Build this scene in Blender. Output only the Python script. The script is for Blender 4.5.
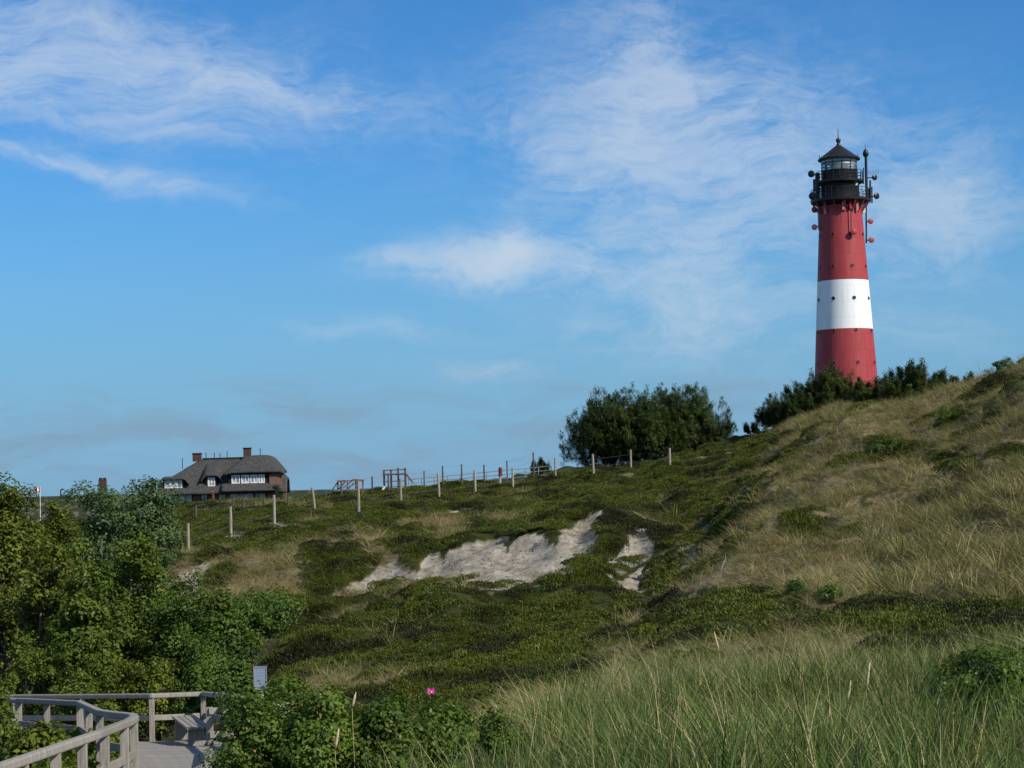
import bpy, bmesh, math, random
import numpy as np
from mathutils import Vector, Matrix
R = math.radians
random.seed(7); RNG = np.random.default_rng(7)
S = bpy.context.scene
for o in list(bpy.data.objects): bpy.data.objects.remove(o)

# ------------------------------------------------------------------ camera, sky, sun, exposure
FPX = 2000.0                        # focal length in pixels of the 1024 px wide picture
PITCH, ROLL = math.atan(96/FPX), R(1.4)
EYE = Vector((0, 0, 0))             # eye height is z = 0; the ground lies below and rises beyond
fwd = Vector((0, math.cos(PITCH), math.sin(PITCH)))
up0 = Vector((0, -math.sin(PITCH), math.cos(PITCH)))
rt0 = Vector((1, 0, 0))
RT = rt0*math.cos(ROLL) - up0*math.sin(ROLL)
UP = up0*math.cos(ROLL) + rt0*math.sin(ROLL)
cam = bpy.data.objects.new('camera', bpy.data.cameras.new('camera'))
S.collection.objects.link(cam)
cam.matrix_world = Matrix(((RT.x, UP.x, -fwd.x, 0), (RT.y, UP.y, -fwd.y, 0), (RT.z, UP.z, -fwd.z, 0), (0, 0, 0, 1)))
cam.data.sensor_width = 36; cam.data.lens = 36*FPX/1024
cam.data.clip_start = 0.5; cam.data.clip_end = 20000
S.camera = cam
S.view_settings.view_transform = 'Standard'; S.view_settings.look = 'None'
S.cycles.max_bounces = 4; S.cycles.diffuse_bounces = 3; S.cycles.glossy_bounces = 2; S.cycles.transmission_bounces = 3; S.cycles.transparent_max_bounces = 4
S.view_settings.exposure = 0.0; S.view_settings.gamma = 1.0

SUN_AZ, SUN_EL = 126.0, 38.0        # clockwise from +Y (the view direction), degrees
sd = Vector((math.sin(R(SUN_AZ))*math.cos(R(SUN_EL)), math.cos(R(SUN_AZ))*math.cos(R(SUN_EL)), math.sin(R(SUN_EL))))
sun = bpy.data.objects.new('sun', bpy.data.lights.new('sun', 'SUN'))
sun.data.energy = 4.8; sun.data.angle = R(0.6); sun.data.color = (1.0, 0.93, 0.80)
sun.rotation_euler = (-sd).to_track_quat('-Z', 'Y').to_euler()
S.collection.objects.link(sun)

def ray(px, py):
    """direction through a pixel, scaled so that its forward (Y) component is 1"""
    v = fwd + RT*((px-512)/FPX) + UP*((384-py)/FPX)
    return v/v.y
def at(px, py, d): return ray(px, py)*d
def project(x, y, z):
    x, y, z = np.asarray(x, float), np.asarray(y, float), np.asarray(z, float)
    f = x*fwd.x+y*fwd.y+z*fwd.z
    f = np.where(f < 0.1, 0.1, f)
    return 512+FPX*(x*RT.x+y*RT.y+z*RT.z)/f, 384-FPX*(x*UP.x+y*UP.y+z*UP.z)/f

# world: Nishita sky with procedural cirrus
W = bpy.data.worlds.new('World'); S.world = W; W.use_nodes = True
W.cycles.sampling_method = "MANUAL"; W.cycles.sample_map_resolution = 256
nt = W.node_tree; nt.nodes.clear()
class NG:
    """small node-graph helper"""
    def __init__(s, tree): s.t = tree
    def n(s, typ, **kw):
        nd = s.t.nodes.new(typ)
        for k, v in kw.items(): setattr(nd, k, v)
        return nd
    def put(s, sock, v):
        if isinstance(v, bpy.types.NodeSocket): s.t.links.new(v, sock)
        else: sock.default_value = v
    def m(s, op, a, b=None, c=None, clamp=False):
        nd = s.n('ShaderNodeMath', operation=op); nd.use_clamp = clamp
        s.put(nd.inputs[0], a)
        if b is not None: s.put(nd.inputs[1], b)
        if c is not None: s.put(nd.inputs[2], c)
        return nd.outputs[0]
    def vm(s, op, a, b=None):
        nd = s.n('ShaderNodeVectorMath', operation=op); s.put(nd.inputs[0], a)
        if b is not None: s.put(nd.inputs[1], b)
        return nd.outputs[0]
    def noise(s, vec, scale, detail=6, rough=0.6, dist=0.0, color=False):
        nd = s.n('ShaderNodeTexNoise'); s.put(nd.inputs['Vector'], vec)
        nd.inputs['Scale'].default_value = scale; nd.inputs['Detail'].default_value = detail
        nd.inputs['Roughness'].default_value = rough; nd.inputs['Distortion'].default_value = dist
        return nd.outputs['Color' if color else 'Fac']
    def ss(s, x, lo, hi, a=0.0, b=1.0):
        nd = s.n('ShaderNodeMapRange', interpolation_type='SMOOTHSTEP'); s.put(nd.inputs[0], x)
        nd.inputs[1].default_value = lo; nd.inputs[2].default_value = hi
        nd.inputs[3].default_value = a; nd.inputs[4].default_value = b
        return nd.outputs[0]
    def mix(s, f, a, b, blend='MIX'):
        nd = s.n('ShaderNodeMix', data_type='RGBA', blend_type=blend); nd.clamp_factor = True
        s.put(nd.inputs[0], f)
        for i, v in ((6, a), (7, b)):
            if isinstance(v, tuple) and len(v) == 3: v = v+(1,)
            s.put(nd.inputs[i], v)
        return nd.outputs[2]
    def xyz(s, x, y, z):
        nd = s.n('ShaderNodeCombineXYZ')
        for i, v in enumerate((x, y, z)): s.put(nd.inputs[i], v)
        return nd.outputs[0]
g = NG(nt)
out = g.n('ShaderNodeOutputWorld'); bg = g.n('ShaderNodeBackground')
nt.links.new(bg.outputs[0], out.inputs[0])
sky = g.n('ShaderNodeTexSky', sky_type='NISHITA')
sky.sun_disc = False; sky.sun_elevation = R(SUN_EL); sky.sun_rotation = R(SUN_AZ)
sky.air_density = 1.0; sky.dust_density = 0.3; sky.ozone_density = 4.0; sky.altitude = 0
bg.inputs[1].default_value = 0.100
tc = g.n('ShaderNodeTexCoord'); sep = g.n('ShaderNodeSeparateXYZ'); nt.links.new(tc.outputs['Generated'], sep.inputs[0])
X, Y, Z = sep.outputs
AZ = g.m('ARCTAN2', X, Y)
EL = g.m('ARCTAN2', Z, g.m('SQRT', g.m('ADD', g.m('MULTIPLY', X, X), g.m('MULTIPLY', Y, Y))))
P = g.xyz(AZ, EL, 0.0)
wc = g.vm('SUBTRACT', g.noise(P, 9, 2, 0.6, color=True), (0.5, 0.5, 0.5))
PW = g.vm('ADD', P, g.vm('MULTIPLY', wc, (0.085, 0.045, 0.0)))
wc2 = g.vm('SUBTRACT', g.noise(P, 45, 2, 0.65, color=True), (0.5, 0.5, 0.5))
PW = g.vm('ADD', PW, g.vm('MULTIPLY', wc2, (0.024, 0.009, 0.0)))
sp = g.n('ShaderNodeSeparateXYZ'); nt.links.new(PW, sp.inputs[0]); AU, AV = sp.outputs[0], sp.outputs[1]
def azel(px, py):
    v = ray(px, py); return math.atan2(v.x, v.y), math.atan2(v.z, math.hypot(v.x, v.y))
def blob(px, py, rx, ry, rot, w):
    a0, e0 = azel(px, py); rx /= FPX; ry /= FPX; c, s_ = math.cos(R(-rot)), math.sin(R(-rot))
    dx = g.m('SUBTRACT', AU, a0); dy = g.m('SUBTRACT', AV, e0)
    a = g.m('DIVIDE', g.m('ADD', g.m('MULTIPLY', dx, c), g.m('MULTIPLY', dy, s_)), rx)
    b = g.m('DIVIDE', g.m('SUBTRACT', g.m('MULTIPLY', dy, c), g.m('MULTIPLY', dx, s_)), ry)
    q = g.m('ADD', g.m('MULTIPLY', a, a), g.m('MULTIPLY', b, b))
    return g.m('MULTIPLY', g.m('EXPONENT', g.m('MULTIPLY', q, -1.0)), w)
tot = None
for bl in ((40, 70, 230, 66, 6, 0.80), (290, 92, 130, 26, 8, 0.50), (60, 20, 140, 20, 0, 0.35), (170, 140, 60, 8, 5, 0.3), (120, 184, 110, 11, 13, 0.62), (20, 160, 60, 9, 5, 0.3),
           (640, 60, 70, 70, 0, 0.55), (740, 140, 190, 95, 12, 0.58), (600, 150, 110, 60, 0, 0.36), (450, 270, 75, 18, 0, 0.95), (505, 254, 24, 22, 30, 0.9),
           (560, 268, 60, 22, 5, 0.45), (700, 270, 150, 75, 0, 0.50), (950, 200, 80, 60, -10, 0.55), (380, 332, 75, 10, 5, 0.30),
           (480, 365, 65, 13, 0, 0.32), (690, 325, 110, 24, 0, 0.20), (930, 330, 90, 30, 0, 0.16)):
    b = blob(*bl); tot = b if tot is None else g.m('ADD', tot, b)
PS = g.vm('MULTIPLY', PW, (1.0, 2.2, 1.0))
f1 = g.noise(PS, 16, 6, 0.66, 0.45)
f2 = g.noise(g.vm('MULTIPLY', PW, (1.0, 3.0, 1.0)), 60, 3, 0.65, 0.3)
tex = g.m('ADD', g.m('MULTIPLY', f1, 0.74), g.m('MULTIPLY', f2, 0.36))
infr = g.ss(g.m('ABSOLUTE', AZ), 0.30, 0.55)                           # away from the view: the same kind of cirrus
hi = g.ss(EL, 0.30, 0.5)
elsewhere = g.m('MULTIPLY', g.m('MAXIMUM', infr, hi), g.ss(g.noise(g.vm('MULTIPLY', P, (1.0, 2.0, 1.0)), 3.0, 2, 0.5), 0.38, 0.66, 0, 0.85))
cov = g.m('ADD', tot, elsewhere)
dens = g.m('MULTIPLY', cov, g.ss(g.m('ADD', tex, g.m('MULTIPLY', cov, 0.18)), 0.42, 0.91, 0.02, 1.95))
dens = g.m('SUBTRACT', 1.0, g.m('EXPONENT', g.m('MULTIPLY', dens, -0.95)))
dens = g.m('MULTIPLY', dens, g.ss(EL, -0.01, 0.04))
# thin greyish bank low over the horizon
bank = g.m('MULTIPLY', g.ss(g.noise(g.vm('MULTIPLY', PW, (1.0, 4.5, 1.0)), 14, 3, 0.55), 0.40, 0.66), g.m('MULTIPLY', g.ss(EL, 0.065, 0.030), 0.75))
skycol = g.mix(1.0, sky.outputs[0], (0.36, 0.82, 1.20), 'MULTIPLY')
skycol = g.mix(g.ss(EL, 0.19, -0.02, 0.0, 0.90), skycol, (2.15, 4.1, 6.2))      # moist blue air low over the sea
c1 = g.mix(bank, skycol, (2.2, 3.5, 4.9))
c2 = g.mix(g.m('MULTIPLY', dens, 0.84), c1, (6.0, 6.9, 7.9))
nt.links.new(c2, bg.inputs[0])

# ------------------------------------------------------------------ helpers
COL = S.collection
def mat(name, build, rough=0.85, spec=0.2):
    m = bpy.data.materials.new(name); m.use_nodes = True
    t = m.node_tree; t.nodes.clear(); q = NG(t)
    o = q.n('ShaderNodeOutputMaterial'); b = q.n('ShaderNodeBsdfPrincipled')
    b.inputs['Roughness'].default_value = rough; b.inputs['Specular IOR Level'].default_value = spec
    t.links.new(b.outputs[0], o.inputs[0])
    r = build(q, b)
    if r is not None: q.put(b.inputs['Base Color'], r if not isinstance(r, tuple) else r+(1,))
    return m
def bump(q, b, h, strength=0.4, dist=0.02):
    n = q.n('ShaderNodeBump'); n.inputs['Strength'].default_value = strength; n.inputs['Distance'].default_value = dist
    q.put(n.inputs['Height'], h); q.t.links.new(n.outputs[0], b.inputs['Normal'])
def pos(q): return q.n('ShaderNodeNewGeometry').outputs['Position']
def objc(q): return q.n('ShaderNodeTexCoord').outputs['Object']
def attr(q, name, out='Fac'):
    a = q.n('ShaderNodeAttribute'); a.attribute_name = name; return a.outputs[out]
def rnd(q): return q.n('ShaderNodeObjectInfo').outputs['Random']
def plain(name, c, rough=0.6, spec=0.3, var=0.25, scale=8.0, metal=0.0):
    def f(q, b):
        b.inputs['Metallic'].default_value = metal
        n = q.noise(objc(q), scale, 6, 0.6)
        k = q.ss(n, 0.3, 0.7)
        return q.mix(k, tuple(x*(1-var) for x in c), tuple(min(1, x*(1+var*0.6)) for x in c))
    return mat(name, f, rough, spec)
def leafmat(name, dark, light, extra=None, trans=0.36, rough=0.55, patch=0.6, pdark=None):
    """foliage: colour by leaf ('tone'), by patch in space, thin translucent faces"""
    m = bpy.data.materials.new(name); m.use_nodes = True
    t = m.node_tree; t.nodes.clear(); q = NG(t)
    o = q.n('ShaderNodeOutputMaterial')
    tone = attr(q, 'tone')
    n = q.ss(q.noise(pos(q), patch, 4, 0.6), 0.32, 0.68)
    k = q.m('ADD', q.m('MULTIPLY', tone, 0.65), q.m('MULTIPLY', n, 0.35))
    c = q.mix(k, dark, light)
    if extra: c = q.mix(q.m('GREATER_THAN', tone, extra[1]), c, extra[0])
    if pdark: c = q.mix(q.ss(q.noise(pos(q), pdark[1], 3, 0.6), 0.45, 0.65), c, pdark[0])
    d = q.n('ShaderNodeBsdfPrincipled'); d.inputs['Roughness'].default_value = rough; d.inputs['Specular IOR Level'].default_value = 0.25
    q.put(d.inputs['Base Color'], c)
    tr = q.n('ShaderNodeBsdfTranslucent'); q.put(tr.inputs[0], q.mix(1.0, c, (1.0, 1.0, 0.55), 'MULTIPLY'))
    mx = q.n('ShaderNodeMixShader'); mx.inputs[0].default_value = trans
    t.links.new(d.outputs[0], mx.inputs[1]); t.links.new(tr.outputs[0], mx.inputs[2]); t.links.new(mx.outputs[0], o.inputs[0])
    return m

def tag(o, label=None, cat=None, group=None, kind=None):
    for k, v in (('label', label), ('category', cat), ('group', group), ('kind', kind)):
        if v: o[k] = v
    return o
def empty(name, loc=(0, 0, 0), rz=0.0):
    o = bpy.data.objects.new(name, None); COL.objects.link(o); o.location = loc; o.rotation_euler = (0, 0, rz)
    o.empty_display_size = 0.2
    return o
def link(name, me, m=None, parent=None, loc=(0, 0, 0), rz=0.0):
    if m is not None and not me.materials: me.materials.append(m)
    o = bpy.data.objects.new(name, me); COL.objects.link(o); o.location = loc; o.rotation_euler = (0, 0, rz); o.parent = parent
    return o
class MB:
    """collects shapes, builds ONE mesh"""
    def __init__(s): s.v, s.f = [], []
    def add(s, vs, fs):
        k = len(s.v); s.v += [tuple(v) for v in vs]; s.f += [tuple(i+k for i in f) for f in fs]; return s
    def box(s, c, size, rz=0.0, M=None):
        a, b, d = (x/2 for x in size); cs, sn = math.cos(rz), math.sin(rz); vs = []
        for z in (-d, d):
            for x, y in ((-a, -b), (a, -b), (a, b), (-a, b)):
                v = Vector((x*cs-y*sn, x*sn+y*cs, z))
                if M: v = M @ v
                vs.append((c[0]+v.x, c[1]+v.y, c[2]+v.z))
        return s.add(vs, [(0, 3, 2, 1), (4, 5, 6, 7), (0, 1, 5, 4), (1, 2, 6, 5), (2, 3, 7, 6), (3, 0, 4, 7)])
    def tube(s, pts, rs, n=8, cap=True):
        pts = [Vector(p) for p in pts]
        if not hasattr(rs, '__len__'): rs = [rs]*len(pts)
        vs, fs = [], []
        for i, p in enumerate(pts):
            d = (pts[min(i+1, len(pts)-1)]-pts[max(i-1, 0)]).normalized()
            a = d.cross(Vector((0, 0, 1)) if abs(d.z) < 0.9 else Vector((1, 0, 0))).normalized(); b = d.cross(a)
            for k in range(n):
                t = 2*math.pi*k/n; vs.append(p+(a*math.cos(t)+b*math.sin(t))*rs[i])
        for i in range(len(pts)-1):
            for k in range(n):
                fs.append((i*n+k, i*n+(k+1) % n, (i+1)*n+(k+1) % n, (i+1)*n+k))
        if cap: fs += [tuple(range(n-1, -1, -1)), tuple((len(pts)-1)*n+k for k in range(n))]
        return s.add(vs, fs)
    def lathe(s, prof, n=32, c=(0, 0, 0), a0=0.0, a1=2*math.pi):
        full = abs(a1-a0-2*math.pi) < 1e-6; m = n if full else n+1; vs, fs = [], []
        for r, z in prof:
            for k in range(m):
                t = a0+(a1-a0)*k/n; vs.append((c[0]+r*math.cos(t), c[1]+r*math.sin(t), c[2]+z))
        for i in range(len(prof)-1):
            for k in range(n):
                k2 = (k+1) % m; fs.append((i*m+k, i*m+k2, (i+1)*m+k2, (i+1)*m+k))
        return s.add(vs, fs)
    def bar(s, p, q, w, h):
        """square bar from p to q (w sideways, h upwards)"""
        p, q = Vector(p), Vector(q); d = (q-p).normalized()
        a = d.cross(Vector((0, 0, 1)))
        a = a.normalized() if a.length > 1e-4 else Vector((1, 0, 0)); b = a.cross(d)
        vs = [e+a*(sx*w/2)+b*(sy*h/2) for e in (p, q) for sx, sy in ((-1, -1), (1, -1), (1, 1), (-1, 1))]
        return s.add(vs, [(0, 1, 2, 3), (7, 6, 5, 4), (0, 4, 5, 1), (1, 5, 6, 2), (2, 6, 7, 3), (3, 7, 4, 0)])
    def mesh(s, name, smooth=False, bevel=0):
        me = bpy.data.meshes.new(name); me.from_pydata(s.v, [], s.f)
        bm = bmesh.new(); bm.from_mesh(me)
        bmesh.ops.recalc_face_normals(bm, faces=bm.faces)
        if bevel: bmesh.ops.bevel(bm, geom=list(bm.edges), offset=bevel, segments=2, affect='EDGES', profile=0.5)
        bm.to_mesh(me); bm.free()
        if smooth: me.polygons.foreach_set('use_smooth', [True]*len(me.polygons))
        return me
    def build(s, name, m, parent=None, loc=(0, 0, 0), rz=0.0, smooth=False, bevel=0):
        return link(name, s.mesh(name, smooth, bevel), m, parent, loc, rz)

def npmesh(name, verts, quads=None, tris=None, tone=None):
    """fast mesh from numpy arrays"""
    me = bpy.data.meshes.new(name); nv = len(verts)
    me.vertices.add(nv); me.vertices.foreach_set('co', np.asarray(verts, np.float32).ravel())
    idx, tot_ = [], []
    if quads is not None and len(quads): idx.append(np.asarray(quads).ravel()); tot_.append(np.full(len(quads), 4))
    if tris is not None and len(tris): idx.append(np.asarray(tris).ravel()); tot_.append(np.full(len(tris), 3))
    idx = np.concatenate(idx).astype(np.int32); tot_ = np.concatenate(tot_).astype(np.int32)
    me.loops.add(len(idx)); me.loops.foreach_set('vertex_index', idx)
    me.polygons.add(len(tot_)); me.polygons.foreach_set('loop_start', np.concatenate(([0], np.cumsum(tot_)[:-1])).astype(np.int32))
    me.polygons.foreach_set('loop_total', tot_)
    me.update(calc_edges=True)
    if tone is not None:
        a = me.attributes.new('tone', 'FLOAT', 'POINT'); a.data.foreach_set('value', np.asarray(tone, np.float32))
    return me

# value noise on the plane
def _h(i, j, s):
    n = (i*374761393+j*668265263+s*1442695041) & 0xffffffff
    n = ((n ^ (n >> 13))*1274126177) & 0xffffffff
    return ((n ^ (n >> 16)) & 0xffff)/65535.0
def vnoise(x, y, s=0):
    xi, yi = np.floor(x).astype(np.int64), np.floor(y).astype(np.int64)
    fx, fy = x-xi, y-yi; fx = fx*fx*(3-2*fx); fy = fy*fy*(3-2*fy)
    a, b, c, d = _h(xi, yi, s), _h(xi+1, yi, s), _h(xi, yi+1, s), _h(xi+1, yi+1, s)
    return (a*(1-fx)+b*fx)*(1-fy)+(c*(1-fx)+d*fx)*fy
def fbm(x, y, s=0, o=4):
    v, a, t = 0.0, 0.5, 0.0
    x, y = np.asarray(x, float), np.asarray(y, float)
    for k in range(o):
        v = v+a*vnoise(x, y, s+k*17); t += a; a *= 0.5; x, y = x*2.03+11.7, y*2.03-5.3
    return v/t

# ------------------------------------------------------------------ terrain: sections of the dunes along lines of sight
# each section: (distance, height) - a height above 100 is a picture row, turned into metres at that distance
SEC = {
 -420: [(2, -1.9), (10, -2.8), (20, -4.2), (30, -5.0), (44, -6.1), (60, -5.8), (90, -4.0), (120, -3.0), (200, -5), (300, -7), (700, -16)],
 0:    [(2, -1.9), (10, -2.8), (20, -4.3), (30, -5.0), (44, -6.1), (55, -6.1), (75, -4.6), (100, -2.6), (118, -1.9), (160, -4.0), (230, -6.0), (300, -7), (700, -16)],
 100:  [(2, -1.9), (10, -2.6), (20, -4.3), (30, -5.0), (44, -6.1), (54, -6.2), (66, -5.0), (80, -3.2), (100, -1.6), (116, -1.5), (160, -3.6), (230, -5.5), (300, -6), (700, -16)],
 190:  [(2, -1.9), (12, -2.5), (20, -4.3), (30, -5.0), (44, -6.1), (50, -6.1), (62, 602), (75, 554), (92, 522), (115, 502), (130, 503), (170, -2.6), (300, -3.4), (700, -16)],
 280:  [(2, -1.9), (12, -2.2), (18, -3.0), (26, -4.3), (36, -5.2), (45, 694), (50, 672), (55, 645), (60, 618), (68, 580), (76, 540), (85, 518), (100, 504), (115, 497), (130, 498), (170, -2.0), (300, -3.4), (700, -16)],
 350:  [(2, -1.9), (12, -2.1), (18, -2.8), (26, -3.8), (36, -4.7), (45, 688), (52, 648), (59, 606), (63, 600), (67, 588), (70, 566), (74, 538), (82, 517), (97, 502), (115, 493), (130, 494), (170, -1.6), (300, -3.4), (700, -16)],
 420:  [(2, -1.9), (12, -2.0), (18, -2.6), (26, -3.4), (36, -4.4), (45, 678), (52, 636), (61, 578), (64.5, 583), (67.5, 581), (70, 560), (73, 536), (76, 527), (87, 510), (101, 498), (115, 489), (130, 488), (160, 486), (220, -1.5), (300, -4), (700, -16)],
 500:  [(2, -1.9), (12, -1.95), (18, -2.3), (26, -3.0), (36, -4.0), (45, 664), (52, 624), (60, 574), (64, 581), (66.5, 578), (69, 556), (72, 528), (75, 520), (87, 505), (101, 493), (115, 483), (130, 482), (160, 477), (220, 0.0), (300, -2), (700, -16)],
 570:  [(2, -1.9), (12, -1.9), (18, -2.25), (26, -2.8), (36, -3.8), (45, 650), (52, 612), (60, 570), (64, 573), (66, 567), (69, 545), (72, 516), (76, 506), (90, 489), (105, 480), (118, 473), (135, 473), (160, 467), (220, 0.8), (300, -1), (700, -16)],
 640:  [(2, -1.9), (12, -1.85), (18, -2.2), (26, -2.6), (32, -3.0), (39, 648), (47, 617), (55, 592), (60, 588), (66, 556), (72, 526), (80, 504), (95, 484), (110, 470), (122, 464), (140, 464), (170, 0.3), (300, 0), (700, -16)],
 700:  [(2, -1.9), (12, -1.85), (20, -2.3), (28, -2.7), (35, 636), (42, 604), (50, 570), (56, 557), (61, 556), (66, 546), (72, 524), (80, 502), (95, 477), (110, 459), (124, 451), (140, 452), (170, 0.8), (300, 0), (700, -16)],
 760:  [(2, -1.9), (12, -1.85), (20, -2.3), (28, -2.65), (35, 625), (42, 590), (50, 551), (58, 518), (65, 495), (73, 483), (82, 474), (96, 458), (110, 446), (124, 438), (140, 437), (170, 1.8), (244, 2.0), (300, 1), (700, -16)],
 830:  [(2, -1.9), (12, -1.85), (20, -2.3), (28, -2.6), (34, 624), (42, 580), (50, 536), (58, 500), (66, 470), (77, 441), (89, 421), (97, 414), (112, 416), (170, 3.6), (244, 7.0), (300, 5), (700, -16)],
 900:  [(2, -1.9), (12, -1.85), (20, -2.25), (28, -2.5), (34, 618), (40, 588), (48, 545), (56, 505), (64, 470), (75, 434), (86, 408), (94, 405), (115, 3.0), (170, 4.5), (244, 8.0), (300, 6), (700, -16)],
 960:  [(2, -1.9), (12, -1.8), (20, -2.2), (28, -2.45), (34, 612), (40, 577), (47, 536), (54, 497), (62, 457), (72, 419), (83, 393), (91, 391), (115, 3.0), (170, 4.0), (244, 6.0), (700, -16)],
 1024: [(2, -1.9), (12, -1.8), (20, -2.1), (28, -2.4), (33, 611), (38, 581), (44, 541), (50, 501), (57, 456), (65, 410), (74, 372), (81, 366), (95, 3.8), (120, 3.0), (244, 4.5), (700, -16)],
 1160: [(2, -1.9), (12, -1.7), (20, -2.0), (28, -2.2), (44, 530), (57, 440), (70, 365), (80, 345), (95, 4.5), (120, 3.0), (244, 3.0), (700, -16)],
 1500: [(2, -1.9), (12, -1.5), (28, -1.5), (44, 0.5), (60, 3.0), (80, 4.5), (110, 3.0), (244, 1.0), (700, -16)],
}
LD = np.linspace(math.log(2), math.log(700), 900)
cols_px = sorted(SEC); cols_u = np.array([(p-512)/FPX for p in cols_px]); T = []
for p in cols_px:
    ds = np.array([a for a, b in SEC[p]]); zs = np.array([(ray(p, b).z*a if b > 100 else b) for a, b in SEC[p]])
    z = np.interp(np.exp(LD), ds, zs)
    kw = np.exp(-0.5*(np.arange(-18, 19)/4.2)**2); kw /= kw.sum()
    T.append(np.convolve(np.pad(z, 18, mode='edge'), kw, 'valid'))
T = np.array(T)
UG = np.concatenate((np.linspace(-1.9, -0.34, 40, endpoint=False), np.linspace(-0.34, 0.34, 341), np.linspace(0.34, 1.9, 41)[1:]))
def crom(u):
    """catmull-rom across the sections"""
    u = np.clip(u, cols_u[0], cols_u[-1]); i = np.clip(np.searchsorted(cols_u, u)-1, 0, len(cols_u)-2)
    a, b = cols_u[i], cols_u[i+1]; t = (u-a)/(b-a)
    im, ip = np.maximum(i-1, 0), np.minimum(i+2, len(cols_u)-1)
    m0 = (T[i+1]-T[im])/(cols_u[i+1]-cols_u[im])[:, None]*(b-a)[:, None]
    m1 = (T[ip]-T[i])/(cols_u[ip]-cols_u[i])[:, None]*(b-a)[:, None]
    t = t[:, None]; t2, t3 = t*t, t*t*t
    return (2*t3-3*t2+1)*T[i]+(t3-2*t2+t)*m0+(-2*t3+3*t2)*T[i+1]+(t3-t2)*m1
ZT = crom(UG)
def G(x, y):
    x, y = np.asarray(x, float), np.asarray(y, float)
    yy = np.clip(y, 2.0, 699); u = np.clip(x/yy, -1.89, 1.89)
    fi = np.interp(u, UG, np.arange(len(UG))); fj = (np.log(yy)-LD[0])/(LD[1]-LD[0])
    i = np.clip(np.floor(fi).astype(int), 0, len(UG)-2); j = np.clip(np.floor(fj).astype(int), 0, len(LD)-2)
    a, b = fi-i, fj-j
    z = (ZT[i, j]*(1-b)+ZT[i, j+1]*b)*(1-a)+(ZT[i+1, j]*(1-b)+ZT[i+1, j+1]*b)*a
    k = np.clip((y-25)/30, 0.15, 1)
    z = z+k*((fbm(x/5.5, y/5.5, 3, 3)-0.5)*0.70+(fbm(x/2.0, y/2.8, 13, 2)-0.5)*0.95*np.clip((y-40)/15, 0, 1)+(fbm(x/1.1, y/1.1, 9, 3)-0.5)*(0.22+0.38*np.clip((x/yy*FPX+512-660)/80, 0, 1)*np.clip((y-30)/10, 0, 1)))-0.30*np.clip((y-62)/30, 0, 1)*np.clip((800-512+0-x/yy*FPX)/200, 0, 1)
    far = np.clip((y-700)/3000, 0, 1)
    return z-far*6
def gz(x, y): return float(G(np.array([x]), np.array([y]))[0])
def hit(px, py, d0=9.0, d1=420.0):
    d = np.arange(d0, d1, 0.1); r = ray(px, py)
    below = r.z*d <= G(r.x*d, d)
    if not below.any(): return None
    k = int(np.argmax(below)); return Vector((r.x*d[k], d[k], float(G(r.x*d[k], d[k]))))
def ground_at(px, d):
    """ground point below picture column px at distance d"""
    x = ray(px, 500).x*d; return Vector((x, d, gz(x, d)))

def inpoly(px, py, poly):
    r = np.zeros(px.shape, bool); n = len(poly)
    for i in range(n):
        x1, y1 = poly[i]; x2, y2 = poly[(i+1) % n]
        c = ((y1 > py) != (y2 > py)) & (px < (x2-x1)*(py-y1)/((y2-y1) if y2 != y1 else 1e-9)+x1)
        r ^= c
    return r
SAND = [[(372, 586), (384, 570), (396, 560), (412, 564), (424, 556), (436, 548), (446, 556), (455, 544), (478, 536), (500, 533), (512, 541), (520, 531), (545, 529), (552, 538), (566, 524), (585, 514), (602, 512), (596, 530), (588, 540), (578, 556), (566, 572), (540, 584), (470, 582), (420, 586)],
        [(607, 559), (620, 545), (640, 530), (646, 535), (634, 553), (618, 562)],
        [(622, 572), (640, 566), (650, 560), (660, 552), (676, 543), (694, 530), (700, 534), (680, 548), (664, 562), (655, 572), (660, 590), (652, 600), (640, 585)],
        [(683, 562), (690, 548), (712, 530), (722, 532), (706, 550), (694, 564)],
        [(652, 499), (676, 496), (664, 508)], [(668, 512), (692, 506), (690, 515)], [(736, 491), (760, 477), (764, 481), (748, 492)],
        [(802, 439), (820, 431), (822, 436), (812, 442)], [(180, 585), (186, 570), (205, 560), (222, 556), (210, 572), (196, 588)],
        [(304, 606), (326, 597), (340, 593), (330, 602), (314, 610)],
        [(255, 527), (278, 520), (300, 522), (280, 529)], [(222, 536), (236, 532), (240, 537), (226, 540)], [(448, 511), (470, 505), (474, 510), (452, 515)]]
DRY = [[(205, 606), (212, 588), (235, 572), (268, 560), (300, 543), (312, 548), (306, 575), (302, 600), (270, 604), (240, 610)],
       [(604, 660), (622, 628), (642, 610), (664, 592), (700, 562), (722, 547), (746, 512), (770, 483), (800, 447), (826, 428), (850, 414), (880, 400), (1300, 280), (1300, 660)],
       [(430, 540), (438, 528), (470, 516), (476, 522), (452, 538)], [(280, 700), (310, 682), (360, 668), (372, 676), (330, 700)], [(370, 540), (392, 545), (400, 560), (380, 566)], [(322, 604), (340, 588), (360, 574), (384, 560), (392, 566), (376, 584), (346, 600)]]
HEATH = [[(852, 446), (880, 437), (926, 447), (916, 464), (870, 461)], [(938, 450), (975, 455), (990, 466), (950, 470)],
         [(636, 622), (664, 600), (700, 586), (730, 588), (760, 584), (800, 596), (812, 612), (760, 632), (690, 640), (640, 650)],
         [(800, 618), (870, 603), (960, 606), (1060, 596), (1060, 642), (900, 640), (815, 634)], [(930, 430), (950, 410), (975, 400), (968, 412), (944, 432)], [(1060, 470), (980, 452), (1010, 445), (1060, 440)]]
def grow(p, k):
    cx, cy = sum(a for a, b in p)/len(p), sum(b for a, b in p)/len(p); return [(cx+(a-cx)*k, cy+(b-cy)*k) for a, b in p]
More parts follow.
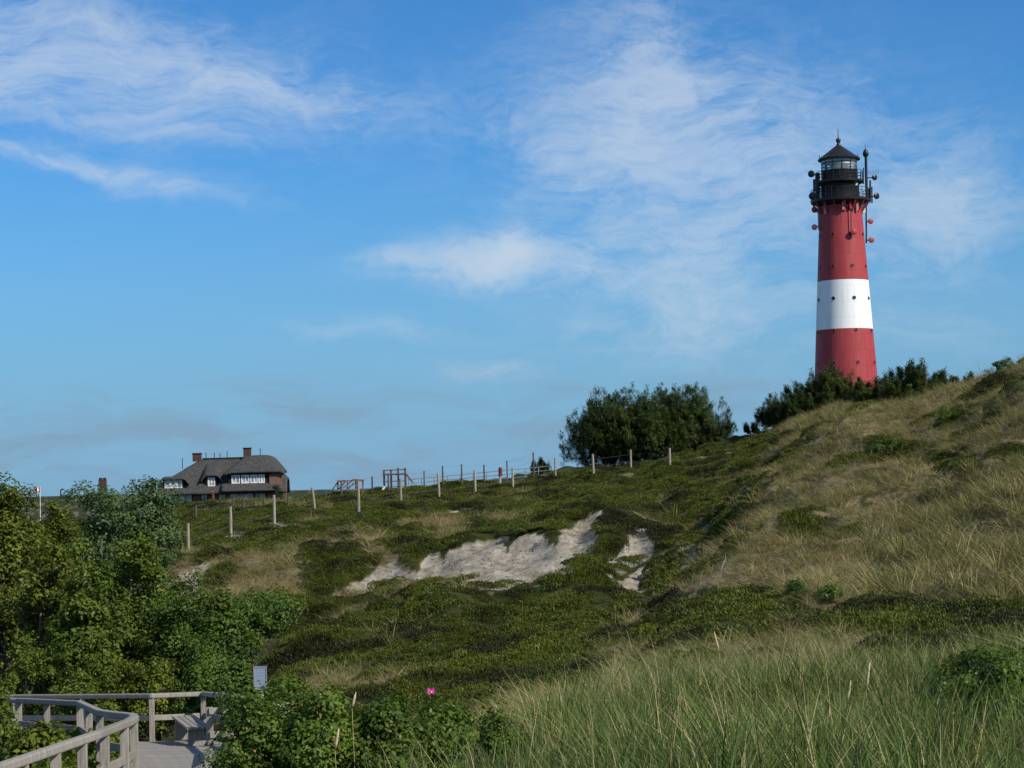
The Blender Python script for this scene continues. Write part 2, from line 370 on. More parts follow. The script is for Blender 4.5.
SAND = [p if i == 0 else grow(p, (1.5 if i in (1, 2) else 1.3)) for i, p in enumerate(SAND)]+[[(342, 590), (356, 578), (374, 566), (392, 556), (400, 566), (392, 584), (366, 592)]]
MARRAM = [[(868, 604), (876, 545), (900, 505), (936, 470), (1000, 462), (1100, 452), (1100, 604)], [(735, 435), (790, 424), (830, 408), (850, 408), (846, 420), (800, 432)]]
def cover(x, y, z):
    """kinds of ground cover: 0 heath, 1 dry grass, 2 sand, 3 green marram, 4 fringe of pale grass"""
    px, py = project(x, y, z)
    w1 = (fbm(x/2.2, y/2.2, 31, 4)-0.5); w2 = (fbm(x/2.2, y/2.2, 47, 4)-0.5)
    sc = np.clip(60/np.maximum(y, 10), 0.3, 2)
    px = px+w1*34*sc; py = py+w2*18*sc
    c = np.zeros(np.shape(px), int)
    beyond = y > 30
    for p in DRY: c[inpoly(px, py, p) & beyond & (y < 130)] = 1
    for p in MARRAM: c[inpoly(px, py, p) & beyond] = 3
    for p in HEATH: c[inpoly(px, py, p) & beyond] = 0
    n = fbm(x/3.0, y/3.0, 71, 4)
    c[(c == 0) & (n > 0.675) & (y > 40)] = 1
    n3 = fbm(x/1.7, y/1.7, 83, 4)
    dune = (c == 1) & (px > 590)
    c[dune & (n3 > 0.66)] = 4
    c[dune & (n3 < 0.35)] = 6
    c[dune & (fbm(x/2.6, y/2.6, 57, 3) > 0.69)] = 0
    for p in SAND: c[inpoly(px, py, p) & (y > 40)] = 2
    nb = 32+(n-0.5)*14-3*np.clip((px-620)/200, 0, 1.5)
    c[y < nb] = 4
    c[y < 20+(n-0.5)*16-4.5*np.clip((690-px)/60, 0, 1)] = 3
    c[(px < 280+w1*60) & (y < 60) & (py > 600)] = 5      # shaded scrub floor round the boardwalk
    return c

# terrain mesh
uu = np.concatenate((np.linspace(-1.8, -0.36, 36, endpoint=False), np.linspace(-0.36, 0.36, 521), np.linspace(0.36, 1.8, 37)[1:]))
dd = np.concatenate((np.exp(np.linspace(math.log(2.2), math.log(40), 130, endpoint=False)), np.linspace(40, 126, 330, endpoint=False),
                     np.exp(np.linspace(math.log(126), math.log(320), 60, endpoint=False)), np.exp(np.linspace(math.log(320), math.log(9000), 30))))
UU, DD = np.meshgrid(uu, dd, indexing='ij'); tx, ty = (UU*DD).ravel(), DD.ravel(); tz = G(tx, ty)
nu, nd_ = len(uu), len(dd); ii, jj = np.meshgrid(np.arange(nu-1), np.arange(nd_-1), indexing='ij'); k0 = (ii*nd_+jj).ravel()
cv = cover(tx, ty, tz)
hol = ((cv == 2) & (ty > 50)).reshape(nu, nd_).astype(float)
for ax_, w_ in ((0, 4), (1, 3), (0, 4), (1, 3)):
    hol = sum(np.roll(hol, k_, ax_) for k_ in range(-w_, w_+1))/(2*w_+1)
def carve(x, y):
    """depth of the wind-blown hollow below the heath"""
    i = np.clip(np.round(np.interp(x/y, uu, np.arange(nu))).astype(int), 0, nu-1); j = np.clip(np.round(np.interp(y, dd, np.arange(nd_))).astype(int), 0, nd_-1)
    return 0.45*hol[i, j]
tz = tz-0.45*hol.ravel()
tz = tz+0.30*(cv == 2)*(fbm(tx/0.9, ty/0.9, 5, 4)-0.5)
me = npmesh('ground', np.column_stack((tx, ty, tz)), quads=np.column_stack((k0, k0+nd_, k0+nd_+1, k0+1)))
me.polygons.foreach_set('use_smooth', [True]*len(me.polygons))
for nm, k in (('c_dry', (1, 4)), ('c_sand', (2,)), ('c_green', (3, 5, 6))):
    a = me.attributes.new(nm, 'FLOAT', 'POINT'); a.data.foreach_set('value', np.isin(cv, k).astype(np.float32))
def f_ground(q, b):
    p = pos(q)
    n1 = q.ss(q.noise(p, 1.1, 6, 0.65), 0.3, 0.7); n2 = q.ss(q.noise(p, 9, 6, 0.7), 0.35, 0.65)
    heath = q.mix(n1, (0.022, 0.030, 0.007), (0.050, 0.055, 0.016))
    dry = q.mix(n2, (0.085, 0.068, 0.036), (0.26, 0.205, 0.115))
    green = q.mix(n2, (0.022, 0.026, 0.010), (0.075, 0.070, 0.035))
    sv = q.ss(q.noise(p, 1.7, 9, 0.72), 0.34, 0.66)
    sand = q.mix(sv, (0.20, 0.175, 0.137), (0.43, 0.39, 0.32))
    sand = q.mix(q.ss(q.noise(p, 5.0, 4, 0.7), 0.55, 0.66), sand, (0.10, 0.085, 0.055))
    c = q.mix(attr(q, 'c_dry'), heath, dry); c = q.mix(attr(q, 'c_green'), c, green); c = q.mix(attr(q, 'c_sand'), c, sand)
    bump(q, b, q.noise(p, 5, 8, 0.7), 0.8, 0.12)
    return c
tag(link('ground', me, mat('dune_ground', f_ground, 0.95, 0.1)), kind='structure')

# ------------------------------------------------------------------ ground cover: instanced tufts (heather, dry grass, marram)
PROTO = bpy.data.collections.new('plant_shapes')            # never linked: only instanced
def blades(n, rad, h0, h1, w, lean, segs=3, droop=0.5, seed=0, spread=0.0):
    """n grass blades as tapering strips rooted in a disc"""
    r = np.random.default_rng(seed); V, Q, TN = [], [], []
    for k in range(n):
        a = r.uniform(0, 2*math.pi); q = rad*math.sqrt(r.uniform()); bx, by = q*math.cos(a), q*math.sin(a)
        h = r.uniform(h0, h1); az = a+r.normal(0, 0.9); ln = abs(r.normal(lean, lean*0.5))+spread*q; dr = r.uniform(0.2, 1)*droop
        fa = r.uniform(0, math.pi); wx, wy = math.cos(fa)*w, math.sin(fa)*w; t0 = r.uniform()
        b0 = len(V)
        for s in range(segs+1):
            t = s/segs; o = h*(ln*t+dr*t*t*t); zz = h*t*(1-0.35*dr*t*t)*math.cos(min(ln, 1.2)*0.7)
            ww = 0.5*(1-t**1.6)+0.04
            V.append((bx+math.cos(az)*o-wx*ww, by+math.sin(az)*o-wy*ww, zz)); V.append((bx+math.cos(az)*o+wx*ww, by+math.sin(az)*o+wy*ww, zz)); TN += [t0, t0]
        for s in range(segs): Q.append((b0+2*s, b0+2*s+1, b0+2*s+3, b0+2*s+2))
    return V, Q, TN
def heather(n, rad, h, seed):
    """low soft patch of short upright sprigs, thinning out at its rim"""
    r = np.random.default_rng(seed); V, Q, TN = [], [], []
    for k in range(n):
        a = r.uniform(0, 2*math.pi); q = r.uniform()**0.6; x, y = rad*q*math.cos(a), rad*q*math.sin(a)
        lump = float(fbm(x*6+seed*9, y*6, 5, 2))
        zt = h*(0.35+0.9*lump)*(1-0.55*q*q)*r.uniform(0.8, 1.15); L = r.uniform(0.035, 0.07); w = L*r.uniform(0.14, 0.26)
        d = Vector((r.normal(0, .45), r.normal(0, .45), 1)).normalized()
        f = r.uniform(0, 6.28); s_ = Vector((math.cos(f), math.sin(f), r.normal(0, .35))).normalized()
        c = Vector((x, y, zt)); b0 = len(V); t0 = 0.30*r.uniform()+0.65*min(1, max(0, (lump-0.25)*2))
        for v in (c-d*L, c-d*L*0.35+s_*w, c, c-d*L*0.35-s_*w): V.append(tuple(v)); TN.append(t0)
        Q.append((b0, b0+1, b0+2, b0+3))
    return V, Q, TN
def scatter(name, label, cat, protos, m, pts, rots, scls, kinds, seed=0):
    """ONE stuff object: a point mesh with geometry-node instances of the given shapes"""
    coll = bpy.data.collections.new(name+'_shapes')
    for i, (V, Q, TN) in enumerate(protos):
        me = npmesh('%s_shape' % name, V, quads=Q, tone=TN); me.materials.append(m)
        o = bpy.data.objects.new('%s_shape_%02d' % (name, i), me); coll.objects.link(o)
    me = bpy.data.meshes.new(name); me.vertices.add(len(pts)); me.vertices.foreach_set('co', np.asarray(pts, np.float32).ravel())
    for nm, ty_, dat, key in (('rot', 'FLOAT_VECTOR', rots, 'vector'), ('scl', 'FLOAT_VECTOR', scls, 'vector'), ('kind_index', 'INT', kinds, 'value')):
        a = me.attributes.new(nm, ty_, 'POINT'); a.data.foreach_set(key, np.asarray(dat, np.int32 if ty_ == 'INT' else np.float32).ravel())
    o = link(name, me)
    t = bpy.data.node_groups.new(name, 'GeometryNodeTree')
    t.interface.new_socket('Geometry', in_out='INPUT', socket_type='NodeSocketGeometry'); t.interface.new_socket('Geometry', in_out='OUTPUT', socket_type='NodeSocketGeometry')
    gi, go = t.nodes.new('NodeGroupInput'), t.nodes.new('NodeGroupOutput')
    ip = t.nodes.new('GeometryNodeInstanceOnPoints'); ci = t.nodes.new('GeometryNodeCollectionInfo')
    ci.inputs['Collection'].default_value = coll; ci.inputs['Separate Children'].default_value = True; ci.inputs['Reset Children'].default_value = True
    ip.inputs['Pick Instance'].default_value = True
    def na(nm, ty_):
        n = t.nodes.new('GeometryNodeInputNamedAttribute'); n.data_type = ty_; n.inputs['Name'].default_value = nm; return n.outputs['Attribute']
    L = t.links.new
    L(gi.outputs[0], ip.inputs['Points']); L(ci.outputs[0], ip.inputs['Instance']); L(na('kind_index', 'INT'), ip.inputs['Instance Index'])
    er = t.nodes.new('FunctionNodeEulerToRotation'); L(na('rot', 'FLOAT_VECTOR'), er.inputs[0]); L(er.outputs[0], ip.inputs['Rotation'])
    L(na('scl', 'FLOAT_VECTOR'), ip.inputs['Scale']); L(ip.outputs[0], go.inputs[0])
    md = o.modifiers.new('instances', 'NODES'); md.node_group = t
    return tag(o, label, cat, kind='stuff')
def sample(n, d0, d1, umax=0.335):
    u = RNG.uniform(-umax, umax, n); d = np.sqrt(RNG.uniform(d0*d0, d1*d1, n)); x = u*d
    z = G(x, d); return x, d, z, cover(x, d, z)
def aligned(x, y, rots):
    """turn the patches so that they lie on the slope"""
    e = 0.35; gx = (G(x+e, y)-G(x-e, y))/(2*e); gy = (G(x, y+e)-G(x, y-e))/(2*e)
    L = np.sqrt(gx*gx+gy*gy+1); nx, ny, nz = -gx/L, -gy/L, 1/L
    c, s = np.cos(rots[:, 2]), np.sin(rots[:, 2]); n1, n2 = nx*c+ny*s, -nx*s+ny*c
    return np.column_stack((-np.arcsin(n2), np.arctan2(n1, nz), rots[:, 2]))
def place(x, y, z, s0, s1, nk, tilt=0.12, sink=0.03, zs=(0.8, 1.25)):
    n = len(x); s = RNG.uniform(s0, s1, n)
    rots = np.column_stack((RNG.normal(0, tilt, n), RNG.normal(0, tilt, n), RNG.uniform(0, 6.283, n)))
    return np.column_stack((x, y, z-sink)), rots, np.column_stack((s, s, s*RNG.uniform(zs[0], zs[1], n))), RNG.integers(0, nk, n)

M_heath = leafmat('heather_foliage', (0.024, 0.038, 0.004), (0.128, 0.150, 0.014), extra=None, trans=0.20, patch=0.55, pdark=((0.024, 0.026, 0.006), 0.38))
M_dry = leafmat('dry_grass', (0.155, 0.112, 0.044), (0.53, 0.42, 0.20), extra=((0.17, 0.20, 0.052), 0.76), trans=0.22, patch=0.8, pdark=((0.15, 0.145, 0.05), 0.42))
M_marram = leafmat('marram_grass', (0.030, 0.058, 0.009), (0.185, 0.26, 0.056), extra=((0.42, 0.35, 0.16), 0.87), trans=0.25, patch=0.9)
M_fringe = leafmat('pale_grass', (0.085, 0.105, 0.022), (0.32, 0.31, 0.105), extra=((0.46, 0.37, 0.20), 0.85), trans=0.25, patch=0.6)

x, y, z, c = sample(36000, 24, 140); k = (c == 0)
x, y, z = x[k], y[k], z[k]
a, b_, s_, kk = place(x, y, z, 0.7, 1.35, 6, 0.15, 0.02, (0.6, 1.5)); b_ = aligned(x, y, b_)
scatter('heather', 'dark green heather and crowberry carpet covering the dune slope', 'heather', [heather(650, 0.38, 0.16, i) for i in range(6)], M_heath, a, b_, s_, kk)
x, y, z, c = sample(84000, 26, 130); k = (c == 1) | ((c == 3) & (y > 31) & (RNG.uniform(size=84000) < 0.55)) | ((c == 6) & (RNG.uniform(size=84000) < 0.40)); x, y, z = x[k], y[k], z[k]
a, b_, s_, kk = place(x, y, z, 0.5, 1.25, 6, 0.22, 0.04)
scatter('dry_grass', 'tan dry grass on the steep sandy dune on the right', 'grass', [blades(44, 0.20, 0.08, 0.20+0.06*i, 0.012, 0.9, 3, 0.9, 20+i, 1.8) for i in range(6)], M_dry, a, b_, s_, kk)
# sparse short tufts that root in the bare sand
k = np.zeros(0)
x, y, z, c = sample(40000, 44, 125); k = (c == 2) & (RNG.uniform(size=40000) < 0.45); x, y, z = x[k], y[k], z[k]-carve(x[k], y[k])+0.08
a, b_, s_, kk = place(x, y, z-0.08, 0.35, 0.8, 4, 0.2, 0.03)
scatter('sand_grass', 'sparse dry tufts rooted in the bare white sand', 'grass', [blades(16, 0.12, 0.15, 0.4, 0.012, 0.7, 3, 0.8, 40+i, 1.5) for i in range(4)], M_dry, a, b_, s_, kk)
# marram: near meadow, and the tussocks on the right dune
x, y, z, c = sample(17500, 30, 110, 0.37); k = (c == 3); x, y, z = x[k], y[k], z[k]
k = fbm(x/1.3, y/1.3, 19, 3) > 0.40; x, y, z = x[k], y[k], z[k]
a, b_, s_, kk = place(x, y, z, 0.7, 1.5, 8, 0.12, 0.04)
M_tuss = leafmat('tussock_grass', (0.060, 0.070, 0.018), (0.29, 0.265, 0.092), extra=((0.42, 0.35, 0.17), 0.85), trans=0.25, patch=0.7)
scatter('marram_tussocks', 'grey green marram tussocks on the steep right hand dune', 'grass', [blades(60, 0.17, 0.16, 0.48, 0.0115, 0.32+0.06*(i % 4), 4, 0.5, 160+i, 1.8) for i in range(8)], M_tuss, a, b_, s_, kk)
x, y, z, c = sample(3000, 8.5, 34); k = (c == 3); x, y, z = x[k], y[k], z[k]
x2, y2, z2, c2_ = sample(10500, 7.0, 32, 0.56); k = (c2_ == 3); x, y, z = np.concatenate((x, x2[k])), np.concatenate((y, y2[k])), np.concatenate((z, z2[k]))
rz_ = ((x/y > -0.165) & (x/y < 0.012)) | ((x/y > 0.205) & (x/y < 0.30))
k = ~(rz_ & (y > 13.6) & (y < 18)) & ~(rz_ & (y <= 13.6) & (RNG.uniform(size=len(x)) < 0.15))         # the rose thicket keeps the grass out
x, y, z, rz_ = x[k], y[k], z[k], rz_[k]
a, b_, s_, kk = place(x, y, z, 0.6, 1.2, 12, 0.18, 0.03)
patchy = np.where(y < 32, 0.18+1.1*fbm(x/1.5, y/1.8, 91, 3), 0.85); s_ = s_*np.where(rz_ & (y < 14), np.where(x/y < -0.09, 0.52, 0.72), patchy)[:, None]
scatter('marram_grass', 'tall green marram grass filling the foreground', 'grass', [blades(26+2*i, 0.20, 0.25, 0.72, 0.0105, 0.10+0.05*(i % 5), 5, 0.15+0.13*(i % 4), 60+i, 0.9) for i in range(10)]+[blades(26, 0.25, 0.25, 0.6, 0.011, 0.8, 5, 1.0, 75+i, 1.6) for i in range(2)], M_marram, a, b_, s_, kk)
x, y, z, c = sample(26000, 14, 95, 0.36); k = (c == 4) | ((c == 6) & (RNG.uniform(size=26000) < 0.3)) | ((c == 3) & (y < 30) & (RNG.uniform(size=26000) < 0.45)) ; x, y, z = x[k], y[k], z[k]
k = ~((((x/y > -0.165) & (x/y < 0.012)) | ((x/y > 0.205) & (x/y < 0.30))) & (y < 18)); x, y, z = x[k], y[k], z[k]
a, b_, s_, kk = place(x, y, z, 0.6, 1.15, 6, 0.2, 0.03)
s_ = s_*np.where(y > 20, 0.72, 1.0)[:, None]
scatter('pale_grass', 'pale yellow green grass between the marram and the heather', 'grass', [blades(40, 0.22, 0.18, 0.52, 0.010, 0.7, 4, 0.9, 90+i, 1.4) for i in range(6)], M_fringe, a, b_, s_, kk)


# ------------------------------------------------------------------ lighthouse
def f_plates(c0, c1, streak):
    """painted iron plates: faint seams, tone from plate to plate, vertical rain streaks"""
    def f(q, b):
        o = objc(q); sp_ = q.n('ShaderNodeSeparateXYZ'); q.t.links.new(o, sp_.inputs[0])
        an = q.m('ARCTAN2', sp_.outputs[1], sp_.outputs[0])
        br = q.n('ShaderNodeTexBrick'); q.put(br.inputs['Vector'], q.xyz(q.m('MULTIPLY', an, 3.4), sp_.outputs[2], 0.0)); br.inputs['Scale'].default_value = 1.0
        br.inputs['Brick Width'].default_value = 1.335; br.inputs['Row Height'].default_value = 1.95; br.inputs['Mortar Size'].default_value = 0.018; br.inputs['Mortar Smooth'].default_value = 0.4
        br.inputs['Color1'].default_value = (0, 0, 0, 1); br.inputs['Color2'].default_value = (1, 1, 1, 1); br.inputs['Mortar'].default_value = (0.2, 0.2, 0.2, 1)
        bump(q, b, q.m('SUBTRACT', 1.0, br.outputs['Fac']), 0.5, 0.03)
        st = q.ss(q.noise(q.vm('MULTIPLY', o, (2.0, 2.0, 0.10)), 1.6, 6, 0.65), 0.40, 0.80)
        k = q.m('ADD', q.m('MULTIPLY', st, 0.7), q.m('MULTIPLY', br.outputs[0], 0.22))
        c = q.mix(k, c0, c1)
        return q.mix(q.m('MULTIPLY', br.outputs['Fac'], 0.35), c, streak)
    return f
M_red = mat('red_tower_paint', f_plates((0.33, 0.036, 0.041), (0.43, 0.078, 0.078), (0.15, 0.02, 0.02)), 0.55, 0.3)
M_white = mat('white_tower_paint', f_plates((0.88, 0.88, 0.87), (0.70, 0.69, 0.66), (0.45, 0.43, 0.40)), 0.6, 0.3)
M_black = plain('black_iron', (0.012, 0.013, 0.014), 0.45, 0.4)
M_grey = plain('galvanised_metal', (0.30, 0.31, 0.32), 0.4, 0.5, metal=0.3)
M_dark = plain('dark_opening', (0.010, 0.010, 0.012), 0.4, 0.4)
M_whiteplast = plain('white_plastic', (0.78, 0.77, 0.74), 0.5, 0.3, 0.08)
M_pink = plain('faded_red_plastic', (0.55, 0.20, 0.19), 0.5, 0.3, 0.1)
M_reddish = plain('red_dish_cover', (0.34, 0.04, 0.05), 0.5, 0.3, 0.1)
def f_glass(q, b):
    b.inputs['Roughness'].default_value = 0.05; b.inputs['Metallic'].default_value = 0.0
    b.inputs['Transmission Weight'].default_value = 0.85; b.inputs['IOR'].default_value = 1.05
    return (0.8, 0.88, 0.9)
M_glass = mat('lantern_glass', f_glass, 0.05, 0.5)
M_lens = plain('lens_prism', (0.55, 0.62, 0.62), 0.15, 0.7, 0.2)
LD_ = 244.0; MP = LD_/FPX
def zrow(r): return (ray(842, r)*LD_).z
LX = ray(846, 378).x*LD_
base_z = gz(LX, LD_)-0.3
lh = tag(empty('lighthouse', (LX, LD_, base_z)), 'tall red and white striped lighthouse with black lantern and antennas on the dune', 'lighthouse')
def zz(r): return zrow(r)-base_z
def rad(r): return (20.5+(r-200)*0.0595)*MP
zb1, zb2, ztop, zbase = zz(330.2), zz(281.6), zz(203), 0.0
rbase = rad(378)+(zz(378)-0)/(MP)*0.0595*MP
def shaft(name, z0, r0, z1, r1, m):
    pr = [(r0+(r1-r0)*k/6, z0+(z1-z0)*k/6) for k in range(7)]
    return MB().lathe(pr, 64).build(name, m, lh, smooth=True)
shaft('lower_shaft', 0, rbase, zb1, rad(330.2), M_red); shaft('middle_shaft', zb1, rad(330.2)+0.004, zb2, rad(281.6)+0.004, M_white); shaft('upper_shaft', zb2, rad(281.6), ztop, rad(203), M_red)
sb = MB()
for zc in np.arange(zz(378), ztop, 3.9):
    pass
PA = [R(-90+14+45*k) for k in range(8)]
ph = MB(); ph.lathe([(0.0, 0.05), (0.19, 0.05), (0.19, -0.1)], 14); pm = ph.mesh('porthole')
pr_ = MB(); pr_.lathe([(0.19, -0.1), (0.19, 0.07), (0.23, 0.07), (0.25, -0.1)], 14); prm = pr_.mesh('rim')
for row in (211, 236, 268, 300, 332, 364):
    for k, a in enumerate(PA):
        if row == 211 and k % 2: continue
        r = rad(row); zc = zz(row); tilt = 0.06
        n = Vector((math.cos(a), math.sin(a), tilt)).normalized()
        o = link('porthole', pm, M_dark, lh, (math.cos(a)*r, math.sin(a)*r, zc)); o.rotation_euler = n.to_track_quat('Z', 'X').to_euler()
        q = link('porthole_rim', prm, M_white if row in (300,) else M_red, o)
# gallery, drum, upper ledge
def px_(r): return r*MP
MB().lathe([(rad(203)-0.05, zz(207)), (px_(23), zz(205.5)), (px_(29.5), zz(202.5)), (px_(29.8), zz(200)), (px_(18), zz(199.6))], 48).build('gallery', M_black, lh, smooth=False)
brk = MB()
for k in range(16):
    a = 2*math.pi*k/16; c, s_ = math.cos(a), math.sin(a)
    brk = MB(); brk.bar((c*rad(214), s_*rad(214), zz(214)), (c*px_(28), s_*px_(28), zz(203.4)), 0.14, 0.16); brk.build('bracket', M_red, lh)
MB().lathe([(px_(19.2), zz(200)), (px_(19.2), zz(184)), (px_(19.6), zz(183.6))], 40).build('watch_room', M_black, lh, smooth=True)
MB().lathe([(px_(19), zz(185.5)), (px_(23.4), zz(183.2)), (px_(23.6), zz(181.2)), (px_(17), zz(180.8))], 48).build('lantern_gallery', M_black, lh)
MB().lathe([(px_(18.2), zz(181.2)), (px_(18.2), zz(171.5)), (px_(18.5), zz(171)), (px_(15), zz(170.8))], 40).build('lantern_base', M_black, lh, smooth=True)
def railing(name, r, z0, z1, n, zs):
    o = empty(name); o.parent = lh
    for k in range(n):
        a = 2*math.pi*k/n; MB().bar((math.cos(a)*r, math.sin(a)*r, z0), (math.cos(a)*r, math.sin(a)*r, z1), 0.06, 0.06).build('baluster', M_black, o)
    for zc in zs:
        pts = [(math.cos(t)*r, math.sin(t)*r, zc) for t in np.linspace(0, 2*math.pi, 41)]; MB().tube(pts, 0.035, 5, False).build('hand_rail', M_black, o)
railing('gallery_railing', px_(29), zz(200.2), zz(190), 28, (zz(190), zz(193.4), zz(196.8)))
railing('lantern_railing', px_(23), zz(181.3), zz(172), 22, (zz(172), zz(175), zz(178)))
lan = empty('lantern'); lan.parent = lh
for k in range(12):
    a0, a1 = 2*math.pi*k/12, 2*math.pi*(k+1)/12
    MB().lathe([(px_(17.4), zz(171)), (px_(17.4), zz(159))], 3, a0=a0+0.03, a1=a1-0.03).build('lantern_pane', M_glass, lan)
    MB().bar((math.cos(a0)*px_(17.5), math.sin(a0)*px_(17.5), zz(171)), (math.cos(a0)*px_(17.5), math.sin(a0)*px_(17.5), zz(159)), 0.13, 0.10).build('mullion', M_black, lan)
MB().lathe([(px_(17.6), zz(166.2)), (px_(17.75), zz(165.4)), (px_(17.6), zz(164.6))], 40).build('glazing_bar', M_grey, lan)
MB().lathe([(0.05, zz(170.5)), (px_(7), zz(170.5)), (px_(9), zz(167)), (px_(9), zz(163)), (px_(6.5), zz(160.2)), (0.05, zz(160))], 24).build('lens', M_lens, lan, smooth=True)
MB().lathe([(px_(17.8), zz(163)), (px_(18.4), zz(158.8)), (px_(17.8), zz(158.6))], 40).build('lantern_frieze', M_grey, lan, smooth=True)
roof = MB().lathe([(px_(18), zz(159)), (px_(21), zz(160.4)), (px_(21.3), zz(159.2)), (px_(13), zz(153.2)), (px_(6), zz(148)), (px_(2.2), zz(145.2)), (px_(1.6), zz(143.2))], 40).build('lantern_roof', M_black, lh, smooth=False)
MB().lathe([(px_(1.5), zz(143.6)), (px_(1.6), zz(142.6)), (px_(2.6), zz(140.8)), (px_(2.2), zz(139)), (px_(0.5), zz(137.8)), (px_(0.3), zz(130)), (0.005, zz(128))], 16).build('roof_finial', M_black, roof, smooth=True)
for k in range(8):
    a = 2*math.pi*k/8+0.2; MB().bar((math.cos(a)*px_(20.6), math.sin(a)*px_(20.6), zz(160)), (math.cos(a)*px_(20.6), math.sin(a)*px_(20.6), zz(155)), 0.06, 0.06).build('roof_spike', M_black, roof)
# antennas, at picture offsets from the axis (dx, row), y0 = metres towards the viewer
def axis(row): return 846-(378-row)*0.0357
def off(px, row, y0): return Vector(((px-axis(row))*MP, y0, zz(row)))
def dish(px, row, y0, r, m, facing, arm=None, arm_name='dish_arm'):
    p = off(px, row, y0); n = Vector(facing).normalized()
    b = MB(); b.lathe([(0.0, -0.22*r), (0.55*r, -0.16*r), (r, 0.1*r), (r, 0.45*r), (0.95*r, 0.5*r), (0.0, 0.52*r)], 20)
    o = link('dish_antenna', b.mesh('dish_antenna', True), m, lh, p); o.rotation_euler = n.to_track_quat('Z', 'X').to_euler()
    if arm is not None: MB().bar(p, arm, 0.12, 0.12).build(arm_name, M_black, lh)
dish(810, 174, -0.6, 0.42, M_dark, (-0.5, -1, 0), off(817.5, 176, -0.4)); dish(811, 196.4, -0.8, 0.45, M_dark, (-0.5, -1, 0), off(816, 199, -0.5))
dish(812.5, 210, -0.8, 0.38, M_reddish, (0.3, -1, 0), off(816.5, 210, -0.5)); dish(813, 227.5, -0.8, 0.36, M_pink, (-0.3, -1, 0.1), off(817, 226, -0.4))
dish(873, 178.8, -0.4, 0.36, M_dark, (0.5, -1, 0), off(865.8, 178.8, -0.2)); dish(875, 197.3, -0.4, 0.40, M_dark, (0.6, -1, 0), off(866.5, 198, -0.2))
dish(869.2, 222.6, -0.5, 0.34, M_reddish, (0.3, -1, 0), off(864.7, 222.6, -0.3)); dish(870, 241.3, -0.5, 0.36, M_reddish, (0.3, -1, 0), off(865.2, 241, -0.3))
dish(848.7, 235.2, -3.0, 0.40, M_reddish, (0.1, -1, 0), off(846, 235, -2.4))
MB().tube([off(864.9, 151, -0.2), off(866, 200, -0.2)], 0.17, 8).build('antenna_mast', M_black, lh)
MB().tube([off(865.2, 200, -0.3), off(865.6, 244, -0.3)], 0.10, 8).build('antenna_mast', M_black, lh)
MB().tube([off(817, 206, -0.5), off(817.8, 230, -0.5)], 0.12, 8).build('antenna_mast', M_grey, lh)
MB().tube([off(816.2, 173, -0.4), off(816.4, 204, -0.4)], [0.30, 0.28], 8).build('antenna_mast', M_black, lh)
MB().tube([off(846.5, 203, -2.75), off(846.8, 238, -2.95)], 0.06, 6).build('antenna_mast', M_black, lh)
for px, r0, r1, y0, w_ in ((812, 186, 202, -0.9, 0.10), (819.5, 168, 186, -1.2, 0.08), (868.5, 182, 203, -0.8, 0.12), (861, 170, 186, -1.3, 0.07), (871, 188, 204, -0.3, 0.08), (814.5, 178, 190, 0.6, 0.22)):
    MB().tube([off(px, r0, y0), off(px+0.3, r1, y0)], w_, 6).build('whip_antenna', M_black, lh)
    MB().bar(off(px+0.3, r1-1, y0), off(px+(3 if px < 840 else -3), r1-0.5, y0*0.9), 0.08, 0.08).build('antenna_arm', M_black, lh)
mb_ = MB(); mb_.lathe([(0.02, -0.55), (0.3, -0.3), (0.38, 0), (0.28, 0.35), (0.05, 0.6), (0.02, 1.1)], 14); link('mast_head', mb_.mesh('mast_head', True), M_black, lh, off(864.8, 154.5, -0.2))
yg = MB(); yg.bar(off(866, 175, -0.3), off(878, 172.8, -0.3), 0.05, 0.05)
for k, q in enumerate((869, 872, 875, 877.5)): yg.bar(off(q, 171-0.2*k, -0.3), off(q, 177-0.4*k, -0.3), 0.04, 0.04)
yg.build('yagi_antenna', M_grey, lh)
for px, r0, r1, m, w in ((822, 203.5, 216, M_pink, 0.30), (838.7, 200.5, 213, M_pink, 0.28), (846, 200.5, 212, M_reddish, 0.26), (853.3, 201, 214, M_pink, 0.32), (862, 202, 214.6, M_whiteplast, 0.36)):
    dx = (px-axis(207))*MP; yy = -math.sqrt(max(0.1, 2.75**2-min(dx, 2.7)**2))-0.15 if abs(dx) < 2.6 else -0.9
    MB().box(((px-axis(207))*MP, yy, (zz(r0)+zz(r1))/2), (w, 0.18, zz(r0)-zz(r1))).build('panel_antenna', m, lh, bevel=0.03)
MB().lathe([(0, 0.1), (0.19, 0.1), (0.22, -0.05)], 12).build('lamp_glass', M_whiteplast, lh, off(853.5, 186, 0)+Vector((0, -1.55, 0))).rotation_euler = (R(90), 0, 0)

